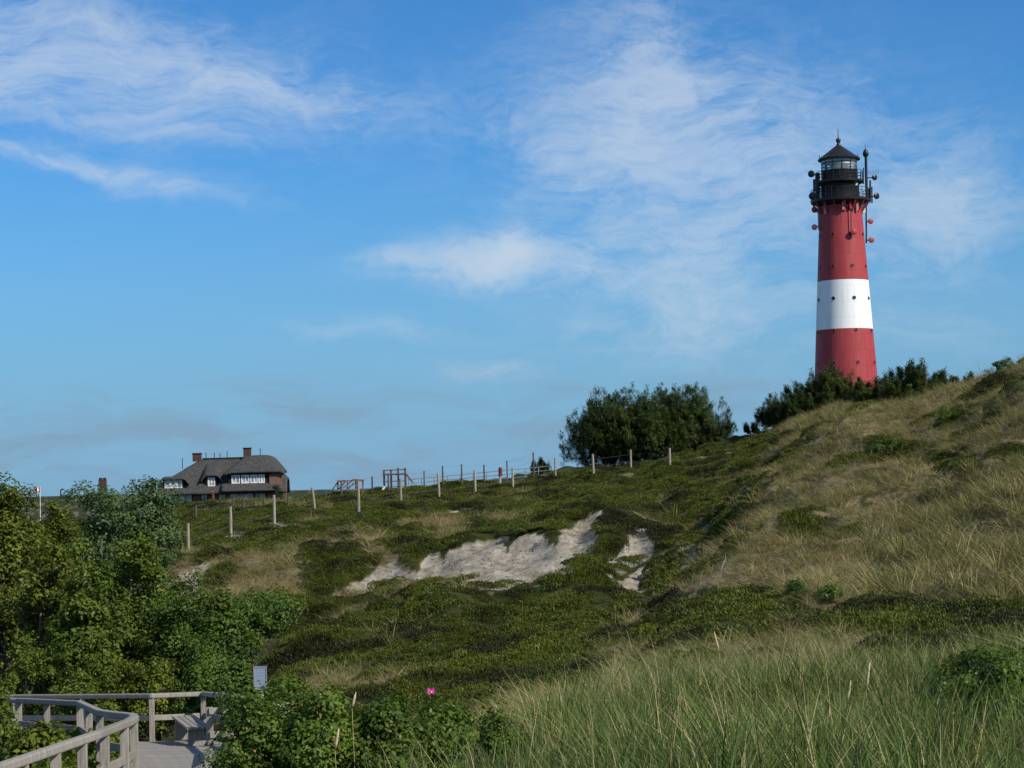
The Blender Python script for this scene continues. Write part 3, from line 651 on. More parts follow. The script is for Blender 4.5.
# ------------------------------------------------------------------ thatched house (far left)
HD = 270.0; HP = HD/FPX
def hx(px): return (ray(px, 480)*HD).x
HX = hx(225); HZ = (ray(225, 508)*HD).z
house = tag(empty('thatched_house', (HX, HD, HZ), R(4)), 'large brick house with dark grey thatched roof and white windows on the ridge', 'house')
def hz(row): return (508-row)*HP
def hX(px): return (px-225)*HP
def f_thatch(q, b):
    p = objc(q); n = q.noise(q.vm('MULTIPLY', p, (3.0, 1.0, 0.5)), 2.5, 8, 0.7); bump(q, b, q.noise(q.vm('MULTIPLY', p, (6, 1.5, 1.0)), 3, 6, 0.7), 0.7, 0.08)
    return q.mix(q.ss(n, 0.3, 0.7), (0.034, 0.034, 0.034), (0.095, 0.093, 0.089))
M_thatch = mat('grey_thatch', f_thatch, 0.95, 0.1)
def f_brick(q, b):
    br = q.n('ShaderNodeTexBrick'); q.put(br.inputs['Vector'], q.vm('MULTIPLY', objc(q), (1, 1, 1)))
    br.inputs['Scale'].default_value = 4; br.inputs['Color1'].default_value = (0.20, 0.105, 0.082, 1); br.inputs['Color2'].default_value = (0.15, 0.085, 0.066, 1); br.inputs['Mortar'].default_value = (0.32, 0.28, 0.25, 1)
    return q.mix(q.ss(q.noise(objc(q), 1.5, 4, 0.6), 0.3, 0.7), br.outputs[0], (0.17, 0.09, 0.07))
M_brick = mat('red_brick', f_brick, 0.9, 0.15)
M_dbrick = plain('dark_brick', (0.085, 0.048, 0.038), 0.9, 0.15, 0.35, 3.0)  # darker brick tone for the chimneys
M_frame = plain('white_window_frame', (0.78, 0.78, 0.76), 0.5, 0.3, 0.05); M_darkframe = plain('dark_timber', (0.020, 0.018, 0.016), 0.7, 0.2)
def f_pane(q, b): b.inputs['Coat Weight'].default_value = 0.6; return q.mix(q.ss(q.noise(objc(q), 2.2, 3), 0.4, 0.6), (0.16, 0.18, 0.20), (0.55, 0.57, 0.58))  # pale blotches put the bright reflection into the pane colour
M_pane = mat('window_pane', f_pane, 0.08, 0.6)
W2, DP = 8.3, 4.6
zE, zR = hz(492), hz(457.5)
MB().box((0, 0.3, zE/2), (2*W2-0.5, 2*DP-1.0, zE)).build('wall', M_brick, house)
# main roof: hipped shell as a height field, eaves overhanging, underside closed
def roof_h(x, y):
    fr = zE+(y+DP+0.35)*(zR-zE)/(DP+0.35); bk = zE+(DP+0.35-y)*(zR-zE)/(DP+0.35)
    lf = hz(482)+(x+W2)*(zR-hz(482))/(hX(203)+W2); rg = hz(478)+(W2-x)*1.15
    v = np.stack([fr, bk, lf, rg]); k = 5.0
    h = -np.log(np.exp(-k*v).sum(0))/k
    return np.minimum(h, zR-0.1*np.exp(-((x-2)/6)**2)*0)
gx, gy = np.meshgrid(np.linspace(-W2-0.15, W2+0.2, 70), np.linspace(-DP-0.35, DP+0.35, 44), indexing='ij')
hh = roof_h(gx, gy)+(fbm(gx*1.2, gy*1.2, 77, 3)-0.5)*0.10
def shell(name, gx, gy, top, th, m, parent):
    n1, n2 = gx.shape; V = np.concatenate((np.column_stack((gx.ravel(), gy.ravel(), top.ravel())), np.column_stack((gx.ravel(), gy.ravel(), (top-th).ravel()))))
    i, j = np.meshgrid(np.arange(n1-1), np.arange(n2-1), indexing='ij'); k = (i*n2+j).ravel(); N = n1*n2
    Q = [np.column_stack((k, k+n2, k+n2+1, k+1)), np.column_stack((k+N, k+1+N, k+n2+1+N, k+n2+N))]
    ring = [a*n2 for a in range(n1)]+[(n1-1)*n2+b for b in range(1, n2)]+[a*n2+n2-1 for a in range(n1-2, -1, -1)]+[b for b in range(n2-2, 0, -1)]
    rg = np.array(ring); r2 = np.roll(rg, -1); Q.append(np.column_stack((rg, rg+N, r2+N, r2)))
    me = npmesh(name, V, quads=np.concatenate(Q)); me.polygons.foreach_set('use_smooth', [True]*len(me.polygons))
    return link(name, me, m, parent)
roof = shell('thatched_roof', gx, gy, hh, 0.32, M_thatch, house)
zc_ = float(roof_h(np.array([hX(230)]), np.array([0.0]))[0])
MB().bar((hX(203), 0, zc_+0.0), (hX(262), 0, zc_+0.03), 0.55, 0.22).build('ridge_cap', M_darkframe, roof)
# left end gable wall under the hip
MB().box((-W2+0.55, 0.2, hz(489)), (0.5, 2*DP-2.6, hz(484)-hz(496))).build('gable_wall', M_brick, house)
MB().box((W2-0.75, -0.6, hz(489)), (0.6, 2*DP-2.8, hz(476)-hz(502))).build('gable_wall', M_brick, house)
def dormer(px0, px1, r0, r1, yf, panes, eyebrow, frame_w=0.10, white=True, name='dormer', back=0.0, lift=0.42):
    x0, x1, z0, z1 = hX(px0), hX(px1), hz(r1), hz(r0); d = empty(name); d.parent = house
    xm, wd = (x0+x1)/2, x1-x0
    MB().box((xm, yf+1.5, (z0+z1)/2-0.15), (wd+0.5, 2.8, z1-z0+0.5)).build('dormer_wall', M_darkframe, d)
    a, b = np.meshgrid(np.linspace(x0-0.9, x1+0.9, 26), np.linspace(yf-0.35, yf+3.6+back, 12), indexing='ij')
    t = np.clip((np.abs(a-xm)-(wd/2+0.05))/0.85, 0, 1)
    top = z1+lift+(b-yf+0.35)*eyebrow-t*t*0.75
    shell('dormer_roof', a, b, top, 0.30, M_thatch, d)
    n = len(panes)
    for k, (a0, a1) in enumerate(panes):
        xa, xb = x0+wd*a0, x0+wd*a1; wc_, zc = (xa+xb)/2, (z0+z1)/2
        w = MB(); fw = frame_w; y = yf+0.06
        w.box((wc_, y, z1-fw/2), (xb-xa, 0.12, fw)); w.box((wc_, y, z0+fw/2), (xb-xa, 0.12, fw)); w.box((xa+fw/2, y, zc), (fw, 0.12, z1-z0-2*fw)); w.box((xb-fw/2, y, zc), (fw, 0.12, z1-z0-2*fw))
        if xb-xa > 0.8: w.box((wc_, y, zc), (0.07, 0.11, z1-z0-2*fw))
        wi = w.build('window_frame', M_frame if white else M_darkframe, d)
        MB().box((wc_, yf+0.09, zc), (xb-xa-2*fw, 0.03, z1-z0-2*fw)).build('pane', M_pane, wi)
    return d
yslope = lambda z: -DP-0.35+(z-zE)*(DP+0.35)/(zR-zE)
dormer(168.5, 185.5, 478.5, 487, yslope(hz(487))-0.05, [(0.0, 0.32), (0.34, 0.66), (0.68, 1.0)], 0.10, back=-2.0, lift=0.22)
dormer(210.5, 217.5, 477.5, 486, yslope(hz(486))-0.05, [(0.0, 1.0)], 0.42)
# big right wing: rounded hipped thatch over a band of four white windows
wing = empty('wing'); wing.parent = house
yw = yslope(hz(485))-0.5
wx0, wx1 = hX(231), hX(280)
a, b = np.meshgrid(np.linspace(wx0-0.55, wx1+0.75, 40), np.linspace(yw-0.5, 3.2, 34), indexing='ij')
xm = hX(262); ez = hz(475)+0.10
d_l = (a-(wx0-0.55))*0.86; d_r = ((wx1+0.75)-a)*1.30; d_f = (b-(yw-0.5))*0.92
v = np.stack([d_l, d_r, d_f, np.full_like(d_l, hz(458)-ez)]); top = ez-np.log(np.exp(-2.6*v).sum(0))/2.6+0.28
shell('wing_roof', a, b, top, 0.30, M_thatch, wing)
MB().box(((wx0+wx1)/2, yw+1.6, (hz(474.5)+hz(486.5))/2), (wx1-wx0, 3.0, hz(474.5)-hz(486.5))).build('wing_wall', M_darkframe, wing)
MB().box((hX(277), yw+1.7, (hz(475)+hz(500))/2), (hX(283)-hX(270.5), 3.6, hz(475)-hz(500))).build('brick_corner', M_brick, wing)
for p0, p1 in ((233.8, 242), (243.3, 251.2), (252.2, 259.2), (260, 266.2)):
    xa, xb, z0, z1 = hX(p0), hX(p1), hz(484), hz(475.6); w = MB(); fw = 0.13; y = yw+0.08
    w.box(((xa+xb)/2, y, z1-fw/2), (xb-xa, 0.14, fw)); w.box(((xa+xb)/2, y, z0+fw/2), (xb-xa, 0.14, fw)); w.box((xa+fw/2, y, (z0+z1)/2), (fw, 0.14, z1-z0-2*fw)); w.box((xb-fw/2, y, (z0+z1)/2), (fw, 0.14, z1-z0-2*fw))
    w.box(((xa+xb)/2, y, (z0+z1)/2), (0.12, 0.13, z1-z0-2*fw)); w.box(((xa+xb)/2, y, z0+(z1-z0)*0.62), (xb-xa-2*fw, 0.125, 0.06))
    wi = w.build('window_frame', M_frame, wing); MB().box(((xa+xb)/2, yw+0.11, (z0+z1)/2), (xb-xa-2*fw, 0.03, z1-z0-2*fw)).build('pane', M_pane, wi)
a, b = np.meshgrid(np.linspace(wx0-0.9, wx1+0.1, 30), np.linspace(yw-1.25, yw+0.25, 8), indexing='ij')
shell('lower_roof', a, b, hz(491.5)+0.16+(b-(yw-1.25))*0.62, 0.25, M_thatch, wing)
for p0, p1 in ((170, 181), (182, 195), (203, 210), (220, 228), (232, 240), (241, 254), (257, 266)):
    xa, xb = hX(p0), hX(p1); y = -DP+0.78; z0, z1 = hz(503), hz(493.3); w = MB(); fw = 0.10
    w.box(((xa+xb)/2, y, z1-fw/2), (xb-xa, 0.12, fw)); w.box(((xa+xb)/2, y, z0+fw/2), (xb-xa, 0.12, fw)); w.box((xa+fw/2, y, (z0+z1)/2), (fw, 0.12, z1-z0-2*fw)); w.box((xb-fw/2, y, (z0+z1)/2), (fw, 0.12, z1-z0-2*fw)); w.box(((xa+xb)/2, y, (z0+z1)/2), (0.1, 0.11, z1-z0-2*fw))
    wi = w.build('window_frame', M_frame if p0 > 230 else M_darkframe, house); MB().box(((xa+xb)/2, y+0.03, (z0+z1)/2), (xb-xa-2*fw, 0.03, z1-z0-2*fw)).build('pane', M_pane, wi)
def chimney(px0, px1, r0, r1, parent, y=0.0, zoff=hz, xoff=hX, pots=False):
    x0, x1 = xoff(px0), xoff(px1); c = MB().box(((x0+x1)/2, y, (zoff(r0)+zoff(r1))/2), (x1-x0, 0.9, zoff(r0)-zoff(r1))).build('chimney', M_dbrick, parent)
    MB().box(((x0+x1)/2, y, zoff(r0)+0.02), (x1-x0+0.16, 1.05, 0.14)).build('chimney_cap', M_darkframe, c)
chimney(193.5, 202, 453.2, 461, house); chimney(244, 251.5, 449, 458, house, -0.3)
for px, r0 in ((183, 457), (206.5, 452), (214.8, 452.5), (220.5, 453), (227.5, 451), (260.5, 449)):
    b0 = 462 if px < 190 else 458
    MB().bar((hX(px), 0.1, hz(b0+(6 if px < 190 else 0))), (hX(px), 0.1, hz(r0)), 0.09, 0.09).build('vent_pipe', M_darkframe, house)
sv = leafmat('far_shrub', (0.02, 0.035, 0.012), (0.05, 0.075, 0.025))

# second house behind the trees: only its chimney tops out
B2D = 255.0; p = at(103, 510, B2D)
h2 = tag(empty('brick_house', (p.x, B2D, p.z-5.0)), 'brick house behind the left trees, only its chimney shows above them', 'house')
mpx = B2D/FPX
MB().box((0, 0, 1.3), (6, 8, 2.6)).build('wall', M_brick, h2)
r2 = MB(); r2.add([(-3.4, -4.5, 2.5), (3.4, -4.5, 2.5), (3.4, 4.5, 2.5), (-3.4, 4.5, 2.5), (-2.0, 0, 4.6), (2.0, 0, 4.6)], [(0, 1, 5, 4), (2, 3, 4, 5), (1, 2, 5), (3, 0, 4), (3, 2, 1, 0)]); r2 = r2.build('thatched_roof', M_thatch, h2)
zt = (510-479.5)*mpx+5.0
ch = MB(); ch.add([(-0.56, -0.5, 4.0), (0.56, -0.5, 4.0), (0.56, 0.5, 4.0), (-0.56, 0.5, 4.0), (-0.44, -0.4, zt), (0.44, -0.4, zt), (0.44, 0.4, zt), (-0.44, 0.4, zt)], [(0, 3, 2, 1), (4, 5, 6, 7), (0, 1, 5, 4), (1, 2, 6, 5), (2, 3, 7, 6), (3, 0, 4, 7)])
ch = ch.build('chimney', M_dbrick, r2); MB().box((-0.25, 0, zt+0.1), (0.34, 0.4, 0.2)).build('chimney_pot', M_darkframe, h2); MB().box((0.25, 0, zt+0.1), (0.34, 0.4, 0.2)).build('chimney_pot', M_darkframe, h2)

# flag, dark pole, furled parasols
p = at(40, 508, 230); gzp = gz(p.x, 230)
fl = tag(empty('flagpole', (p.x, 230, gzp)), 'white flagpole with a small red flag with a white cross', 'flagpole')
zt = at(40, 486.6, 230).z-gzp
MB().tube([(0, 0, 0), (0.05, 0, zt)], [0.045, 0.03], 8).build('pole', M_whiteplast, fl)
M_flag = mat('flag_cloth', lambda q, b: q.mix(q.m('MAXIMUM', q.m('LESS_THAN', q.m('ABSOLUTE', q.m('ADD', q.n('ShaderNodeSeparateXYZ').outputs[0], 0.0)), -1.0), attr(q, 'tone')), (0.60, 0.02, 0.035), (0.8, 0.8, 0.8)), 0.8, 0.1)
V, Q, TN = [], [], []
for i in range(13):
    for j in range(9):
        s_, t = i/12, j/8; V.append((-0.62*s_, 0.07*math.sin(s_*9+t), zt-0.06-0.62*t-0.22*s_*s_)); TN.append(1.0 if (0.32 < s_ < 0.46 or 0.45 < t < 0.60) else 0.0)
for i in range(12):
    for j in range(8): Q.append((i*9+j, i*9+j+1, (i+1)*9+j+1, (i+1)*9+j))
me = npmesh('flag', V, quads=Q, tone=TN); fo = link('flag', me, M_flag, fl); fo.modifiers.new('thickness', 'SOLIDIFY').thickness = 0.01
p = at(61, 515, 120); gzp = gz(p.x, 120)
pl = tag(empty('lamp_post', (p.x, 120, gzp)), 'thin dark lamp post rising beside the grey green tree', 'lamp post')
zt = at(61, 490, 120).z-gzp
MB().tube([(0, 0, 0), (0, 0, zt)], [0.05, 0.035], 8).build('pole', M_black, pl); MB().tube([(0, 0, zt-0.02), (0.10, 0, zt+0.05), (0.22, 0, zt)], [0.035, 0.05, 0.03], 8).build('lamp_head', M_black, pl)
M_redcloth = plain('red_canvas', (0.16, 0.04, 0.045), 0.85, 0.1, 0.2)
def parasol(px, r0, r1, d, label):
    p = at(px, r1, d); k = d/FPX; zg = gz(p.x, d); o = tag(empty('furled_parasol', (p.x, d, zg)), label, 'parasol', 'furled red parasols')
    zb, zt = p.z-zg, (r1-r0)*k+p.z-zg
    MB().tube([(0, 0, 0), (0, 0, zt+0.1)], 0.03, 6).build('pole', M_whiteplast, o)
    prf = [(0.05, zt), (0.12, zt-0.1), (0.5*(zt-zb)*0.42, zb+0.25*(zt-zb)), (0.5*(zt-zb)*0.5, zb), (0.04, zb)]
    MB().lathe([(max(0.03, r), z) for r, z in prf], 10).build('canopy', M_redcloth, o)
parasol(500.5, 467, 476, 128, 'furled red parasol standing behind the wire fence'); parasol(213, 491.8, 500, 262, 'furled red parasol in front of the thatched house')

# ------------------------------------------------------------------ fences on the heath
def f_wood(a, b2):
    def f(q, b):
        p = objc(q); n = q.noise(q.vm('MULTIPLY', p, (9, 9, 1.2)), 3, 7, 0.65); bump(q, b, n, 0.4, 0.01)
        k = q.m('ADD', q.m('MULTIPLY', q.ss(n, 0.3, 0.7), 0.7), q.m('MULTIPLY', rnd(q), 0.3))
        return q.mix(k, a, b2)
    return f
M_post = mat('weathered_post', f_wood((0.19, 0.165, 0.125), (0.42, 0.38, 0.30)), 0.9, 0.1)
M_dpost = mat('dark_weathered_post', f_wood((0.055, 0.045, 0.038), (0.16, 0.13, 0.11)), 0.9, 0.1)
M_wire = plain('fence_wire', (0.16, 0.16, 0.165), 0.5, 0.4)
def fence(name, label, posts, r, m, wires, d0=60):
    f = tag(empty(name), label, 'fence'); tops = []
    for px, r0, r1, lean in posts:
        b = hit(px, r1, d0)
        if b is None or b.y > 150: b = ground_at(px, 117)
        h = (r1-r0)*b.y/FPX
        lx = lean*b.y/FPX
        MB().tube([(b.x, b.y, b.z-0.35), (b.x+lx*0.5, b.y, b.z+h*0.5), (b.x+lx, b.y, b.z+h)], [r, r, r*0.9], 8).build('post', m, f)
        tops.append((Vector((b.x, b.y, b.z)), Vector((b.x+lx, b.y, b.z+h))))
    for t in wires:
        for (a0, a1), (b0, b1) in zip(tops[:-1], tops[1:]):
            p, q = a0.lerp(a1, t), b0.lerp(b1, t); mid = (p+q)/2-Vector((0, 0, 0.03))
            MB().tube([p, mid, q], 0.0035, 4, False).build('wire', M_wire, f)
    f.location = (0, 0, 0)
    return f
fence('wire_fence', 'pale wooden posts with wire running up the heather slope', [(188.5, 523.7, 552.5, 0), (231, 507, 536, 0), (274.5, 495, 524, 0), (315.5, 488, 512, -3.0), (358.8, 481, 511.5, 0), (401, 479, 503.5, 0), (439.5, 474, 498.5, -1), (475.6, 470, 494.5, -0.5), (513, 468, 488.5, 0), (555.5, 458, 478, 0), (593.7, 454.5, 475, -0.5), (631, 450, 468, 0), (670, 448, 465.5, 0)], 0.062, M_post, (0.35, 0.75))
fence('ridge_fence', 'darker fence posts with wire along the crest of the ridge', [(196, 505, 520, 0), (233, 499, 510, 0), (243.5, 499, 510.5, 0), (264, 498, 507, 0), (288, 496.5, 508, 0), (326, 490, 500, 0), (341.5, 483, 498, 0), (372.5, 476.5, 495, 0), (388.6, 474, 493, 0), (406, 474, 490, 0), (424.4, 471, 488, 0), (443, 466, 487, 0), (462, 465, 487, 0), (484.4, 465, 485, 0), (507.4, 461, 482, 0), (533.8, 452.5, 479, 0)], 0.05, M_dpost, (0.35, 0.65, 0.95), 96)
p = at(209, 520, 100)
# scaffold frame and trestle beyond the crest
def scaffold():
    d = 124.0; k = d/FPX; c = at(395, 492, d); zg = gz(c.x, d); o = tag(empty('scaffold_frame', (c.x, d, zg)), 'dark open scaffold frame with four uprights on the ridge', 'scaffold')
    X = lambda px: (px-395)*k
    Z = lambda r: c.z-zg+(492-r)*k
    for y in (-0.5, 0.5):
        for px, r in ((384.4, 470), (391.4, 469.5), (398.5, 468), (405.5, 468)): MB().tube([(X(px), y, -0.2), (X(px), y, Z(r))], 0.035, 6).build('upright', M_dpost, o)
        for r in (470.2, 474.5, 481.5, 487): MB().tube([(X(383.5), y, Z(r)), (X(406.5), y, Z(r-0.4))], 0.028 if r != 474.5 else 0.05, 6).build('ledger', M_dpost, o)
        MB().tube([(X(405.5), y, Z(473)), (X(413), y, Z(483))], 0.035, 6).build('brace', M_dpost, o)
    MB().box((X(395), 0, Z(474)), (22*k, 1.0, 0.06)).build('platform', M_dpost, o)
scaffold()
M_rust = plain('rusty_timber', (0.20, 0.115, 0.085), 0.85, 0.15, 0.3)
def trestle():
    d = 122.0; k = d/FPX; c = at(350, 494, d); zg = gz(c.x, d); o = tag(empty('timber_trestle', (c.x, d, zg)), 'low brownish timber stair trestle with sloping braces on the ridge', 'trestle')
    X = lambda px: (px-350)*k
    Z = lambda r: c.z-zg+(494-r)*k
    for px in (338, 341.5, 347.5, 356, 363): MB().bar((X(px), 0, -0.2), (X(px), 0, Z(481)), 0.09, 0.09).build('upright', M_rust, o)
    MB().bar((X(337.5), 0, Z(481.2)), (X(346), 0, Z(480.8)), 0.5, 0.12).build('beam', M_rust, o); MB().bar((X(353), 0, Z(480)), (X(364), 0, Z(481)), 0.5, 0.12).build('beam', M_rust, o); MB().bar((X(346), 0.2, Z(481)), (X(353), 0.2, Z(480.5)), 0.1, 0.08).build('beam', M_rust, o)
    for a0, b0, a1, b1 in ((330.5, 492, 338, 481.5), (335, 493, 345, 482), (340, 490, 352, 481), (344, 493, 354, 483)): MB().bar((X(a0), 0.1, Z(b0)), (X(a1), 0.1, Z(b1)), 0.05, 0.07).build('brace', M_grey, o)
    for r in (486, 490): MB().bar((X(334), -0.15, Z(r)), (X(360), -0.15, Z(r-0.5)), 0.05, 0.06).build('rail', M_grey, o)
trestle()
def metal_railing():
    f = tag(empty('metal_railing'), 'low silvery metal railing with three rails behind the ridge fence', 'railing'); pts = []
    for i, px in enumerate(np.linspace(409, 552, 12)):
        d = 128.0; p = ground_at(px, d); z0 = at(px, 489-(px-409)*0.095, d).z; pts.append((p.x, d, z0)); MB().tube([(p.x, d, min(p.z, z0)-0.25), (p.x, d, z0+0.62)], 0.03, 6).build('post', M_grey, f)
    for h in (0.08, 0.34, 0.6):
        MB().tube([(x_, y_, z_+h) for x_, y_, z_ in pts], 0.026, 6).build('rail', M_grey, f)
metal_railing()
p = at(383, 490, 119); o = tag(empty('white_board', (p.x, 119, gz(p.x, 119))), 'small white board leaning on the grass by the scaffold frame', 'board')
MB().box((0, 0, 0.22), (0.13, 0.05, 0.5), M=Matrix.Rotation(R(25), 3, 'Y')).build('panel', M_whiteplast, o); MB().bar((0.05, 0.02, 0.25), (0.05, 0.3, 0.0), 0.03, 0.03).build('prop', M_grey, o)

# ------------------------------------------------------------------ boardwalk with rails, bench, sign
M_board = mat('weathered_decking', f_wood((0.17, 0.155, 0.135), (0.33, 0.305, 0.27)), 0.9, 0.1)
M_rail = mat('weathered_rail', f_wood((0.17, 0.155, 0.13), (0.38, 0.35, 0.30)), 0.85, 0.15)
def deck_z(y): return float(np.interp(y, [12, 20, 29, 37.5, 44, 50], [-3.15, -3.74, -4.28, -4.96, -5.52, -6.0]))
LL = [(-5.15, 15), (-5.2, 20), (-5.28, 25), (-5.38, 27.6), (-5.48, 28.6), (-5.62, 29.2), (-5.85, 29.75), (-6.15, 30.4), (-6.6, 31.6), (-8.2, 37.5), (-10.5, 42.2), (-15, 45.5)]
RR = [(-17, 49.0), (-11.6, 46.3), (-8.05, 44.0), (-7.02, 44.7), (-5.65, 40.3), (-4.85, 36.5), (-3.6, 28), (-3.0, 24), (-2.9, 15)]
bw = tag(empty('boardwalk', (-5, 30, deck_z(30))), 'weathered grey wooden boardwalk with handrails winding down to the left', 'boardwalk')
OB = Vector((-5, 30, deck_z(30)))
def lerp_x(line, y):
    for (x0, y0), (x1, y1) in zip(line[:-1], line[1:]):
        if min(y0, y1) <= y <= max(y0, y1): return x0+(x1-x0)*(y-y0)/(y1-y0 if y1 != y0 else 1)
    return None
def xr(y):
    if y <= 40.3: return lerp_x(RR[4:], y)
    if y <= 44.0: return -5.65-(y-40.3)*(1.37/4.4)
    return lerp_x(RR[:3], y)
pm_ = MB().box((0, 0, 0), (1, 0.142, 0.045)).mesh('deck_board'); pm_.materials.append(M_board)
y = 15.0
while y < 48.5:
    a, b = lerp_x(LL, y) or -16.0, xr(y)
    if b is not None and a is not None and b-a > 0.3:
        o = link('deck_board', pm_, None, bw, Vector(((a+b)/2, y, deck_z(y)-0.023+random.uniform(-.003, .003)))-OB); o.scale = (b-a+random.uniform(0.05, 0.2), 1, 1)
        o.rotation_euler = (0, random.uniform(-.003, .003), random.uniform(-.004, .004))
    y += 0.15
for xo in (0.25, 0.75):
    pts = []
    for y in np.arange(15, 46, 2.0):
        a, b = lerp_x(LL, y) or -16.0, xr(y)
        pts.append(Vector((a+(b-a)*xo, y, deck_z(y)-0.13))-OB)
    for p, q in zip(pts[:-1], pts[1:]): MB().bar(p, q, 0.08, 0.16).build('joist', M_board, bw)
def rail_line(line, post_at, closed_h=1.05, mid=0.52):
    """top rail and middle rail as one bent length per straight run, posts one by one"""
    for (x0, y0), (x1, y1) in zip(line[:-1], line[1:]):
        a, b = Vector((x0, y0, deck_z(y0)))-OB, Vector((x1, y1, deck_z(y1)))-OB
        u = Vector((0, 0, 1)); e = (b-a).normalized()*0.03
        MB().bar(a-e+u*(closed_h-0.05), b+e+u*(closed_h-0.05), 0.13, 0.10).build('top_rail', M_rail, bw, bevel=0.022)
        MB().bar(a+u*mid, b+u*mid, 0.045, 0.12).build('middle_rail', M_rail, bw, bevel=0.008)
    for x, y in post_at:
        z = deck_z(y)-OB.z; g0 = gz(x, y)-OB.z
        MB().box((x-OB.x, y-OB.y, (min(g0-0.3, z-0.5)+z+closed_h-0.1)/2), (0.115, 0.115, z+closed_h-0.1-min(g0-0.3, z-0.5)), rz=0.1).build('post', M_rail, bw, bevel=0.008)
def along(line, ys): return [(lerp_x(line, y), y) for y in ys]
rail_line(LL, along(LL, (16.6, 18.1, 19.6, 21.1, 22.7, 24.2, 25.7, 27.3, 28.5, 29.4, 31.6, 34.5, 37.5, 39.9, 42.2, 44)))
rail_line(RR[:3]+[RR[3]]+RR[4:], [(-8.05, 44.03), (-7.02, 44.66), (-5.68, 40.35)]+[(-16, 48.5), (-13.8, 47.4), (-11.6, 46.3), (-9.8, 45.13)]+along(RR[4:], (37.5, 35, 33, 31, 29, 27, 25, 23)))
# low side railing by the bench
sr = tag(empty('side_railing', (-6.32, 41.0, deck_z(41))), 'low pale side railing with two boards beside the bench', 'railing')
MB().box((0, 0, 0.39), (0.13, 0.13, 0.80)).build('post', M_rail, sr, bevel=0.008); MB().box((1.5, 0.5, 0.39), (0.13, 0.13, 0.80)).build('post', M_rail, sr, bevel=0.008)
for h in (0.72, 0.24): MB().bar((0.0, -0.09, h), (1.5, 0.41, h), 0.045, 0.13).build('board', M_rail, sr, bevel=0.008)
be = tag(empty('bench', (-6.95, 42.4, deck_z(42.4)), math.atan2(-4.0, 1.25)), 'weathered wooden bench against the handrail at the bend of the boardwalk', 'bench')
for k in range(4): MB().box((0, -0.17+0.125*k, 0.45), (2.3, 0.11, 0.05)).build('seat_board', M_rail, be, bevel=0.008)
for sx in (-0.95, 0.95): MB().box((sx, 0.02, 0.20), (0.12, 0.40, 0.44)).build('leg', M_rail, be, bevel=0.01)
# sign
p = at(260.5, 692, 41.0); zg = gz(p.x, 41)
sg = tag(empty('info_sign', (p.x, 41, zg), R(8)), 'small blue grey notice board on a pale post beside the boardwalk', 'sign')
k = 41/FPX; zt = at(260, 667, 41).z-zg; zb = at(260, 689, 41).z-zg
def f_sign(q, b):
    sp_ = q.n('ShaderNodeSeparateXYZ'); q.t.links.new(objc(q), sp_.inputs[0])
    line = q.m('GREATER_THAN', q.m('SINE', q.m('MULTIPLY', sp_.outputs[2], 110.0)), 0.35)
    wob = q.ss(q.noise(q.vm('MULTIPLY', objc(q), (60.0, 1.0, 17.0)), 1.0, 2, 0.5), 0.40, 0.55)
    return q.mix(q.m('MULTIPLY', line, wob), (0.24, 0.30, 0.38), (0.13, 0.17, 0.23))
M_sign = mat('sign_print', f_sign, 0.4, 0.4)
MB().tube([(0.03, 0.04, 0), (0.03, 0.04, zt-0.02)], 0.03, 8).build('post', M_whiteplast, sg)
pa = MB().box((0, 0, (zt+zb)/2), (0.235, 0.025, zt-zb)).build('panel', M_sign, sg)
fr = MB(); fr.box((0, -0.004, zt), (0.27, 0.04, 0.03)); fr.box((0, -0.004, zb), (0.27, 0.04, 0.02)); fr.box((-0.127, -0.004, (zt+zb)/2), (0.02, 0.04, zt-zb-0.03)); fr.box((0.127, -0.004, (zt+zb)/2), (0.02, 0.04, zt-zb-0.03)); fr.build('frame', M_grey, pa)

# ------------------------------------------------------------------ broad-leaved trees and shrubs
M_bark = mat('grey_bark', f_wood((0.055, 0.045, 0.035), (0.16, 0.135, 0.105)), 0.95, 0.1)
def leaves(C, N, size, fold=0.25, seed=0, aspect=0.55, tone=None):
    """folded leaf rhombs at centres C with normals N (numpy)"""
    r = np.random.default_rng(seed); n = len(C)
    N = N/np.linalg.norm(N, axis=1)[:, None]
    t = r.normal(size=(n, 3)); a = np.cross(N, t); a /= np.linalg.norm(a, axis=1)[:, None]+1e-9; b = np.cross(N, a)
    L = (size*r.uniform(0.65, 1.35, n))[:, None]; w = L*aspect
    V = np.empty((n, 4, 3)); V[:, 0] = C-a*L*0.5; V[:, 1] = C+b*w*0.5+N*L*fold*0.5; V[:, 2] = C+a*L*0.5-N*L*0.12; V[:, 3] = C-b*w*0.5+N*L*fold*0.5
    Q = np.arange(4*n).reshape(n, 4)
    if tone is None: tone = r.uniform(size=n)
    return V.reshape(-1, 3), Q, np.repeat(tone, 4)
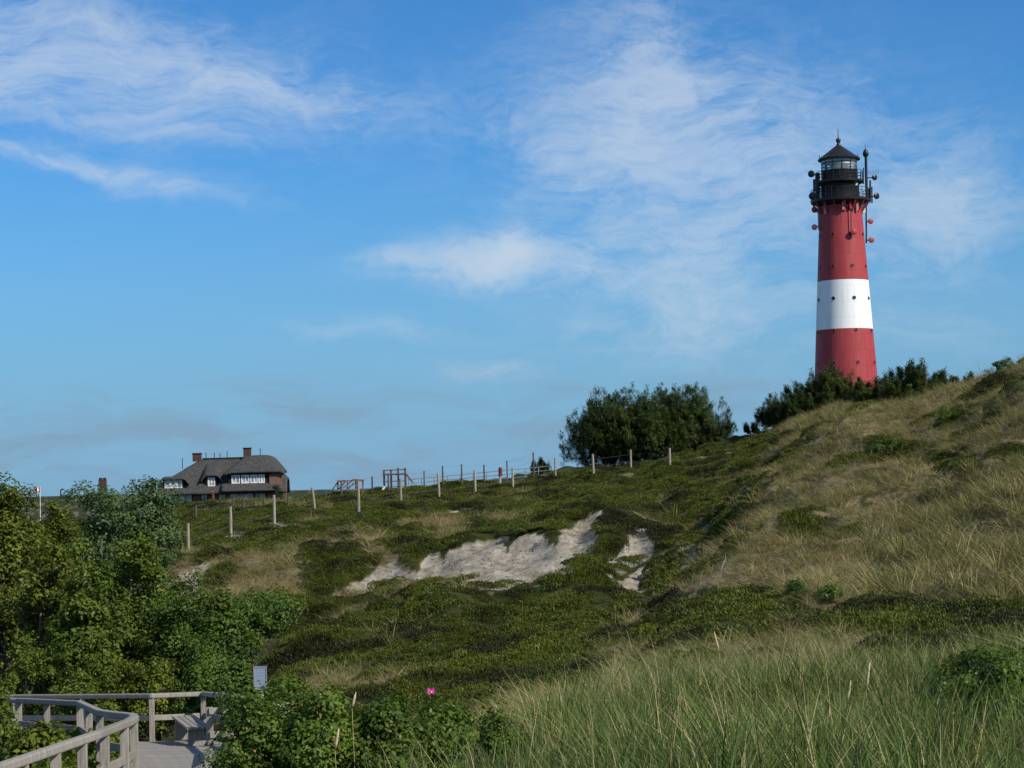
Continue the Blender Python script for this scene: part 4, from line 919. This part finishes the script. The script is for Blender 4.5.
def crown_points(ells, nclump, nleaf, seed, crad, flat=0.8, shell=0.45):
    r = np.random.default_rng(seed); vol = np.array([e[3]*e[4]*e[5] for e in ells])**0.67; cen, ctr = [], []
    for e, m in zip(ells, np.maximum(3, (nclump*vol/vol.sum()).astype(int))):
        d = r.normal(size=(m, 3)); d /= np.linalg.norm(d, axis=1)[:, None]; q = (shell+(1-shell)*r.uniform(size=m)**0.5)*r.uniform(0.82, 1.12, m)
        p = d*q[:, None]*np.array(e[3:6])+np.array(e[:3]); cen.append(p); ctr.append(np.tile(e[:3], (m, 1)))
    cen, ctr = np.concatenate(cen), np.concatenate(ctr); m = len(cen)
    k = r.integers(0, m, nleaf); d = r.normal(size=(nleaf, 3)); d /= np.linalg.norm(d, axis=1)[:, None]
    cr = crad*r.uniform(0.6, 1.3, m); off = d*(r.uniform(size=nleaf)**0.45)[:, None]*cr[k][:, None]*np.array([1, 1, flat])
    C = cen[k]+off; out_ = (cen-ctr); out_ /= np.linalg.norm(out_, axis=1)[:, None]+1e-6
    N = off/(cr[k][:, None])*0.8+out_[k]*0.5+np.array([0, 0, 0.55])+r.normal(size=(nleaf, 3))*0.45
    ct = r.uniform(size=m); tone = np.clip(0.55*r.uniform(size=nleaf)+0.45*ct[k], 0, 0.999)
    return C, N, cen, tone
def tree(name, label, cat, px, top, hw, d, m, nleaf, lsize, nclump=70, crad=0.5, group=None, seed=1, ells=None, depth=None, skirt=0.12, trunk_r=0.09, flat=0.8, aspect=0.55):
    k = d/FPX; b = ground_at(px, d); H = at(px, top, d).z-b.z; Wd = hw*k; Dd = depth or Wd
    root = tag(empty(name, (b.x, b.y, b.z)), label, cat, group)
    if ells is None:
        r = random.Random(seed); H *= 1.10; c0 = H*(0.5+skirt*0.4); ells = [(0, 0, c0, Wd*0.86, Dd*0.86, H*0.5*0.98), (0.05*Wd, 0, H*0.84, Wd*0.45, Dd*0.45, H*0.17)]
        for j in range(4):
            a = r.uniform(0, 6.28); ells.append((math.cos(a)*Wd*0.5, math.sin(a)*Dd*0.5, H*r.uniform(0.4, 0.72), Wd*r.uniform(0.4, 0.55), Dd*r.uniform(0.4, 0.5), H*r.uniform(0.22, 0.30)))
    C, N, cen, tone = crown_points(ells, nclump, nleaf, seed, crad, flat)
    keep = C[:, 2] > 0.06; C, N, tone = C[keep], N[keep], tone[keep]
    V, Q, TN = leaves(C, N, lsize, seed=seed, tone=tone, aspect=aspect)
    link('crown', npmesh('crown', V, quads=Q, tone=TN), m, root)
    w = MB(); w.tube([(0, 0, -0.25), (0.04*H, 0.02*H, H*0.22), (0.0, 0.03*H, H*0.45), (0.02*H, 0, H*0.68)], [trunk_r*1.3, trunk_r, trunk_r*0.7, trunk_r*0.3], 7)
    r = random.Random(seed)
    for c in r.sample(list(map(tuple, cen)), min(16, len(cen))):
        z0 = min(H*0.6, max(0.12*H, c[2]*0.45)); s0 = Vector((0.02*H, 0.02*H, z0)); e = Vector(c); md = s0.lerp(e, 0.55)+Vector((0, 0, 0.06*H)); w.tube([s0, md, e], [trunk_r*0.5, trunk_r*0.3, trunk_r*0.08], 5, False)
    w.build('trunk', M_bark, root, smooth=True)
    return root
L_olive = leafmat('olive_leaves', (0.042, 0.062, 0.007), (0.215, 0.255, 0.040), extra=((0.22, 0.15, 0.04), 0.965))
L_grey = leafmat('grey_green_leaves', (0.040, 0.074, 0.024), (0.165, 0.24, 0.095), extra=((0.30, 0.34, 0.27), 0.925))
L_mid = leafmat('mid_green_leaves', (0.044, 0.074, 0.008), (0.20, 0.27, 0.040), extra=((0.20, 0.20, 0.05), 0.95))
L_deep = leafmat('deep_green_leaves', (0.034, 0.066, 0.009), (0.15, 0.235, 0.040), extra=((0.19, 0.22, 0.09), 0.96))
L_bright = leafmat('bright_green_leaves', (0.040, 0.066, 0.008), (0.22, 0.27, 0.036), extra=((0.30, 0.27, 0.06), 0.95))
GT = 'trees and shrubs of the thicket by the boardwalk'
tree('sycamore_tree', 'tall brownish olive tree at the left edge, tallest of the thicket', 'tree', -4, 495, 42, 54, L_olive, 16000, 0.13, 120, 0.45, GT, 11, trunk_r=0.12)
tree('sycamore_tree', 'reddish olive young tree between the tallest tree and grey green tree', 'tree', 57, 503, 24, 57, L_olive, 7000, 0.12, 60, 0.40, GT, 12)
tree('whitebeam_tree', 'broad grey green tree with silvery leaves in front of the chimney', 'tree', 98, 500, 48, 64, L_grey, 13000, 0.115, 100, 0.50, GT, 13, trunk_r=0.13)
tree('whitebeam_tree', 'grey green tree at the right end of the thicket, beside the lowest fence post', 'tree', 146, 497, 42, 66, L_grey, 12000, 0.11, 95, 0.46, GT, 14)
tree('sycamore_tree', 'olive green tree low below the tallest tree', 'tree', 36, 556, 46, 51, L_olive, 9000, 0.13, 80, 0.38, GT, 15)
tree('sycamore_tree', 'yellowish green tree in the middle of the thicket, below the grey green tree', 'tree', 132, 546, 48, 55, L_mid, 10000, 0.125, 85, 0.40, GT, 16)
tree('sycamore_tree', 'dark green tree above the far handrail, left of the bend', 'tree', 88, 572, 44, 50, L_mid, 9000, 0.125, 80, 0.36, GT, 17)
tree('alder_shrub', 'green shrub behind the bench at the bend of the boardwalk', 'shrub', 180, 586, 42, 51, L_deep, 9000, 0.10, 85, 0.36, GT, 18)
tree('alder_shrub', 'rounded deep green shrub behind the notice board', 'shrub', 222, 606, 36, 50.5, L_deep, 7500, 0.10, 75, 0.34, GT, 19)
tree('rose_shrub', 'low spreading green shrub on the slope above the notice board', 'shrub', 262, 598, 46, 57, L_deep, 9000, 0.09, 90, 0.36, GT, 20, depth=1.8)
tree('rose_shrub', 'low green shrub left of the rounded deep green shrub, on the slope', 'shrub', 200, 640, 34, 47.5, L_deep, 5000, 0.09, 60, 0.28, GT, 21)
HG = 'low hedge shrubs behind the far handrail'
for i, (px, top, hw, d, m, lb) in enumerate(((20, 652, 36, 48.2, L_mid, 'low hedge shrub behind the far handrail at the left edge'), (72, 656, 32, 47.2, L_mid, 'low hedge shrub behind the far handrail, second from the left edge'),
      (112, 668, 24, 46.4, L_bright, 'low bright hedge shrub behind the far handrail, left of its pale stretch'), (152, 668, 28, 46.4, L_bright, 'low bright hedge shrub behind the pale stretch of handrail'),
      (196, 672, 26, 46.2, L_deep, 'low hedge shrub behind the end of the bench'), (236, 670, 26, 45.0, L_deep, 'low hedge shrub left of the notice board'), (284, 684, 22, 43, L_mid, 'low shrub right of the notice board'))):
    tree('hedge_shrub', lb, 'shrub', px, top, hw, d, m, 4500, 0.085, 55, 0.25, HG, 30+i, depth=0.7, trunk_r=0.03)
GN_ = 'bright leafy shrubs inside the bend of the boardwalk'
for i, (px, top, hw, d, lb) in enumerate(((30, 738, 36, 31.5, 'bright yellow green shrub inside the boardwalk bend, left of the others'), (72, 736, 30, 32.5, 'bright yellow green shrub inside the boardwalk bend, middle one'), (104, 734, 14, 33.5, 'bright yellow green shrub inside the boardwalk bend, nearest the bend'), (58, 762, 34, 28.0, 'bright yellow green shrub just behind the near handrail'))):
    tree('leafy_shrub', lb, 'shrub', px, top, hw, d, L_bright, 3500, 0.10, 45, 0.24, GN_, 40+i, depth=0.8, trunk_r=0.025)
tree('leafy_shrub', 'green shrub hiding the handrail at the left edge of the picture', 'shrub', -10, 694, 20, 37, L_mid, 3500, 0.09, 50, 0.26, None, 45, trunk_r=0.03)

# ------------------------------------------------------------------ pines
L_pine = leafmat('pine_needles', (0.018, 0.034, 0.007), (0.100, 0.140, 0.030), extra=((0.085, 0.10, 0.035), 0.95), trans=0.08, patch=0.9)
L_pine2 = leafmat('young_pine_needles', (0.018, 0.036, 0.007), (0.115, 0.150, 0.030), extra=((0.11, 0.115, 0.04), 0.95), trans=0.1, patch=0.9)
def pine(name, label, px, top, hw, d, m, ntuft, seed, group, ells=None, tl=0.30, depth=None, base_row=None):
    k = d/FPX; b = ground_at(px, d); H = at(px, top, d).z-b.z; Wd = hw*k; Dd = depth or Wd; r = np.random.default_rng(seed)
    root = tag(empty(name, (b.x, b.y, b.z)), label, 'pine tree', group)
    if ells is None:
        ells = [(0, 0, H*0.46, Wd*0.85, Dd*0.85, H*0.46), (-Wd*0.4, 0, H*0.30, Wd*0.6, Dd*0.6, H*0.30), (Wd*0.4, 0.1, H*0.30, Wd*0.6, Dd*0.6, H*0.30), (0.1*Wd, 0, H*0.80, Wd*0.42, Dd*0.5, H*0.22)]
    else: ells = [(e[0]*Wd, e[1]*Dd, e[2]*H, e[3]*Wd, e[4]*Dd, e[5]*H) for e in ells]
    ntuft = int(ntuft*4.2)
    C, N, cen, tone = crown_points(ells, max(16, ntuft//26), ntuft, seed, tl*1.7, 0.8, 0.30)
    # shoots gather in upright spindles, so that the outline is ragged
    nc = min(len(cen), max(9, int(ntuft/70))); cc = cen[r.choice(len(cen), nc, False)]; kk_ = r.integers(0, nc, n0_ := len(C))
    sa = cc-np.array([0, 0, H*0.25]); sa /= np.linalg.norm(sa, axis=1)[:, None]; sa = sa*0.45+np.array([0, 0, 0.9])+r.normal(size=(nc, 3))*0.12; sa /= np.linalg.norm(sa, axis=1)[:, None]
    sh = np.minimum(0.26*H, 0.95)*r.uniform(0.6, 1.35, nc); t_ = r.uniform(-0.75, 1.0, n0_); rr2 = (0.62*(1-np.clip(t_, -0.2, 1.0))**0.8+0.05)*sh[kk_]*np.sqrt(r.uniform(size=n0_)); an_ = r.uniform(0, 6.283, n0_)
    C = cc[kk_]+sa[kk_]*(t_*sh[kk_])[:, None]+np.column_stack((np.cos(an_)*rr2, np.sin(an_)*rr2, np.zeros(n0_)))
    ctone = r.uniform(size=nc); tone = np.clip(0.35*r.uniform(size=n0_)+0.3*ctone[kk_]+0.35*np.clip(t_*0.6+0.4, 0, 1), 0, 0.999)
    keep = C[:, 2] > 0.12; C, tone = C[keep], tone[keep]; n = len(C)
    # every tuft: an upright shoot with needles like a bottle brush
    ax = C-np.array([0, 0, H*0.35]); ax /= np.linalg.norm(ax, axis=1)[:, None]; ax = ax*0.42+np.array([0, 0, 1.0])+r.normal(size=(n, 3))*0.16; ax /= np.linalg.norm(ax, axis=1)[:, None]
    nn = 15; V = np.empty((n, nn, 4, 3)); L = tl*r.uniform(0.7, 1.3, n)
    lng = r.uniform(size=n) < 0.10; L[lng] *= 1.9; ax[lng] = ax[lng]*0.5+np.array([0, 0, 0.6]); ax /= np.linalg.norm(ax, axis=1)[:, None]
    e1 = np.cross(ax, r.normal(size=(n, 3))); e1 /= np.linalg.norm(e1, axis=1)[:, None]; e2 = np.cross(ax, e1)
    for j in range(nn):
        t = j*2.4+r.uniform(0, 0.5, n); side = e1*np.cos(t)[:, None]+e2*np.sin(t)[:, None]; s0 = C+ax*(L*(0.05+0.6*j/nn))[:, None]
        dr = side*0.85+ax*0.5; ln = (L*r.uniform(0.32, 0.5, n))[:, None]; wv = np.cross(dr, ax); wv /= np.linalg.norm(wv, axis=1)[:, None]+1e-9
        V[:, j, 0] = s0; V[:, j, 1] = s0+dr*ln*0.5+wv*ln*0.12; V[:, j, 2] = s0+dr*ln; V[:, j, 3] = s0+dr*ln*0.5-wv*ln*0.10
    V = V.reshape(-1, 3); Q = np.arange(len(V)).reshape(-1, 4)
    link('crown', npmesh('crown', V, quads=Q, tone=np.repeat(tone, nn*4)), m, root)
    w = MB(); tr = 0.035*H+0.02; w.tube([(0, 0, -0.3), (0.05*H, 0, H*0.3), (0.0, 0.03*H, H*0.55), (0.02*H, 0, H*0.85)], [tr*1.25, tr, tr*0.6, tr*0.2], 8)
    for c in cen[r.choice(len(cen), min(26, len(cen)), False)]:
        s0 = Vector((0.02*H, 0, min(0.7*H, max(0.15*H, c[2]*0.6)))); e = Vector(c); w.tube([s0, s0.lerp(e, 0.5)+Vector((0, 0, 0.03*H)), e], [tr*0.4, tr*0.25, tr*0.08], 5, False)
    w.build('trunk', M_bark, root, smooth=True)
    return root
pine('pine_tree', 'dark pine with ragged top, left of the joined pair behind the fence', 612, 400, 44, 128, L_pine, 2700, 51, 'pines behind the fence', [(0.05, 0, 0.46, 0.76, 0.75, 0.42), (-0.50, 0, 0.36, 0.46, 0.5, 0.30), (0.40, 0, 0.66, 0.48, 0.5, 0.30), (-0.10, 0.2, 0.76, 0.36, 0.4, 0.22), (0.3, 0.1, 0.25, 0.6, 0.6, 0.25), (-0.98, 0, 0.24, 0.16, 0.2, 0.08)])
pine('pine_tree', 'taller dark rounded pine, right of the joined pair behind the fence', 681, 397, 52, 130, L_pine, 3000, 52, 'pines behind the fence', [(0.0, 0, 0.50, 0.84, 0.80, 0.45), (0.08, 0, 0.80, 0.50, 0.5, 0.22), (0.62, 0, 0.36, 0.42, 0.5, 0.28), (-0.55, 0, 0.44, 0.50, 0.5, 0.40), (0.0, 0, 0.22, 0.8, 0.6, 0.22)])
pine('pine_tree', 'small dark pine filling the gap below the joined pair of pines', 646, 411, 38, 127, L_pine, 2000, 53, 'pines behind the fence')
PG = 'small pines on the dune in front of the lighthouse'
for i, (px, top, hw, d, n, lb) in enumerate(((752, 424, 9, 126, 120, 'tiny pine on the ridge, leftmost of those leading up to the lighthouse'), (776, 397, 14, 124, 320, 'narrow pine on the ridge left of the lighthouse'), (800, 386, 17, 122, 460, 'small dark pine just left of the lighthouse foot'),
     (832, 373, 30, 108, 1000, 'bushy pine right in front of the lighthouse foot'), (866, 382, 20, 106, 560, 'low pine at the right side of the lighthouse foot'), (912, 369, 32, 104, 1150, 'broad pine right of the lighthouse'), (888, 377, 15, 110, 330, 'narrow pine between the lighthouse and the broad pine'),
     (940, 376, 22, 106, 520, 'low pine right of the broad pine'), (960, 379, 9, 104, 120, 'tiny pine near the right dune crest'), (973, 378, 7, 102, 80, 'tiniest pine at the right dune crest'))):
    pine('small_pine', lb, px, top+4, hw, d, L_pine2 if i in (3, 4) else L_pine, int(n*1.5), 60+i, PG, None, 0.26)
b = hit(1008, 366.5, 50) or ground_at(1008, 80)
tree('dune_bush', 'low dark bush on the crest of the right dune at the picture edge', 'bush', 1012, 360, 16, 80, L_deep, 1300, 0.07, 30, 0.15, None, 75, depth=0.6, trunk_r=0.02)
tree('dune_bush', 'thin leafless bush on the crest of the right dune', 'bush', 994, 368, 9, 81, L_olive, 220, 0.05, 24, 0.12, None, 76, depth=0.4, trunk_r=0.02)
for i, (px, py, lb) in enumerate(((793, 590, 'small dark green juniper bush on the dry slope, lower one left of the middle'), (889, 448, 'dark heather bush on the dry slope below the lighthouse'), (946, 415, 'small dark bush high on the right dune'), (826, 594, 'dark green bush low on the dry slope, right of the juniper'))):
    h_ = hit(px, py+8, 30)
    if h_: tree('heath_bush', lb, 'bush', px, py-6, (8, 24, 12, 12)[i], h_.y, L_deep, (900, 2200, 900, 900)[i], 0.06, 30, 0.14, None, 80+i, depth=0.5, trunk_r=0.02)
# bleached stick lying on the dry slope
h_ = hit(721, 572, 30)
st = MB(); st.tube([(0, 0, 0.03), (0.05, 0, 0.2), (0.16, 0.05, 0.42), (0.17, 0.05, 0.60)], [0.02, 0.018, 0.015, 0.006], 6); st.tube([(0.1, 0.02, 0.3), (0.2, 0.05, 0.36)], [0.012, 0.005], 5)
so = st.build('dead_stick', M_post, None, (h_.x, h_.y, h_.z)); so.scale = (0.7, 0.7, 0.7)
tag(so, 'bleached white stick standing in the dry grass of the slope', 'stick')

# ------------------------------------------------------------------ rose thickets in the foreground
L_rose = leafmat('rose_leaves', (0.026, 0.052, 0.007), (0.16, 0.24, 0.032), extra=((0.30, 0.20, 0.07), 0.965), rough=0.45, patch=1.5)
M_petal = plain('pink_petal', (0.46, 0.04, 0.27), 0.6, 0.2, 0.15, 40); M_hip = plain('orange_hip', (0.36, 0.12, 0.05), 0.5, 0.3, 0.3, 20); M_brown = plain('withered_blossom', (0.30, 0.16, 0.07), 0.8, 0.1, 0.3, 30)
def rose(label, px, top, hw, d, nleaf, seed, hips=0, flower=None, depth=0.8, brown=0):
    root = tree('rose_bush', label, 'bush', px, top, hw, d, L_rose, int(nleaf*2.0), 0.036, 120, 0.15, 'rose thickets in the foreground', seed, depth=depth, trunk_r=0.014, aspect=0.68)
    r = random.Random(seed); H = at(px, top, d).z-root.location.z; Wd = hw*d/FPX
    for k in range(hips+brown):
        a, q = r.uniform(0, 6.28), math.sqrt(r.uniform(0, 1)); x, y_ = Wd*0.8*q*math.cos(a), -abs(depth*0.9*math.sin(a))*q; z = H*(0.5+0.48*math.sqrt(max(0, 1-q*q)))+r.uniform(-0.05, 0.03)
        m = MB(); s_ = r.uniform(0.008, 0.013); m.lathe([(0.002, -s_), (s_, -0.3*s_), (s_*0.9, 0.5*s_), (0.003, s_*1.1)], 8, (x, y_, z)); m.build('rose_hip' if k < hips else 'withered_blossom', M_hip if k < hips else M_brown, root, smooth=True)
    return root, H
rose('big green rose bush with orange hips at the end of the boardwalk rail', 252, 704, 42, 14.6, 6500, 101, 26, depth=0.7, brown=6)
rose('green rose bush, second of the row from the boardwalk', 318, 706, 42, 14.4, 6000, 102, 3, brown=5, depth=0.7)
rose('green rose bush, third of the row, left of the pink flower', 380, 714, 40, 14.6, 5200, 103, 2, brown=5, depth=0.7)
rb, H = rose('green rose bush with a single pink flower above its leaves', 432, 712, 30, 15.0, 3000, 104, 0, brown=3, depth=0.7)
fp = at(431, 693, 14.75)-rb.location
flo = empty('rose_flower', fp); flo.parent = rb
for k in range(5):
    a = 2*math.pi*k/5; V, Q = [], []
    for i in range(4):
        for j in range(4):
            u, v = i/3, j/3-0.5; rr_ = 0.006+0.029*u; wv = math.sin(math.pi*(0.15+0.75*u))*0.034*v*1.1
            V.append((math.cos(a)*rr_-math.sin(a)*wv, math.sin(a)*rr_+math.cos(a)*wv, 0.020*u*u-0.012*v*v*4*u+0.010*u))
    for i in range(3):
        for j in range(3): Q.append((i*4+j, (i+1)*4+j, (i+1)*4+j+1, i*4+j+1))
    me = npmesh('petal', V, quads=Q); me.polygons.foreach_set('use_smooth', [True]*9); o = link('petal', me, M_petal, flo)
flo.rotation_euler = (R(35), R(10), 0)
sm = MB(); sm.lathe([(0.001, 0), (0.011, 0.004), (0.009, 0.012), (0.001, 0.015)], 8); sm.build('stamens', plain('yellow_stamens', (0.6, 0.42, 0.06)), flo, smooth=True)
MB().tube([(fp.x, fp.y, fp.z-0.005), (fp.x+0.01, fp.y, fp.z-0.12), (fp.x+0.02, fp.y+0.02, fp.z-0.35)], 0.004, 5).build('flower_stem', L_rose, rb)
rose('small green rose bush in the grass right of the pink flower', 490, 722, 20, 15.4, 900, 105, 0, brown=2, depth=0.5)
rose('dark green rose bush at the right edge of the foreground', 985, 662, 56, 17.0, 9000, 106, 4, brown=12, depth=1.0)
rose('low green rose bush below the dark one at the right edge', 1020, 700, 44, 14.6, 5000, 107, 2, brown=6, depth=0.7)
# seed heads of marram standing above the grass, one by one
M_ear = plain('straw_ear', (0.55, 0.44, 0.25), 0.85, 0.1, 0.2, 30)
for px, r0, r1, d, lb in ((714, 631, 652, 19, 'tall straw coloured grass ear in the middle of the foreground'), (870, 662, 690, 15, 'straw coloured grass ear left of the dark rose bush'), (851, 680, 704, 14.5, 'straw coloured grass ear, middle of three left of the dark rose bush'), (830, 708, 728, 14, 'straw coloured grass ear, lowest of three left of the dark rose bush'), (321, 692, 708, 14.2, 'straw coloured grass ear leaning over the rose bushes, left one'), (356, 692, 708, 14.1, 'straw coloured grass ear leaning over the rose bushes, right one'), (339, 728, 750, 13.7, 'long straw coloured grass ear in front of the rose bushes')):
    a, b = at(px, r0, d), at(px+(5 if int(r0) % 2 else -4), r1, d); gz_ = gz(b.x, d); o = tag(empty('grass_ear', (b.x, d, gz_)), lb, 'grass ear', 'straw grass ears'); t = a-Vector((b.x, d, gz_)); q = b-Vector((b.x, d, gz_))
    MB().tube([q, q.lerp(t, 0.3), q.lerp(t, 0.7), t], [0.004, 0.011, 0.009, 0.002], 6).build('ear', M_ear, o, smooth=True); MB().tube([(0.02, 0, 0), q*0.5+Vector((0.01, 0, 0)), q], 0.0018, 4).build('stalk', M_ear, o)
tree('garden_shrub', 'dark shrub at the right corner of the thatched house', 'shrub', 277, 487, 8, 262, sv, 900, 0.22, 20, 0.4, None, 90, depth=1.0, trunk_r=0.03)
pine('small_pine', 'faint far pine bush behind the metal railing, left of the joined pair', 541, 463, 13, 150, L_pine, 260, 91, 'pines behind the fence', None, 0.24)
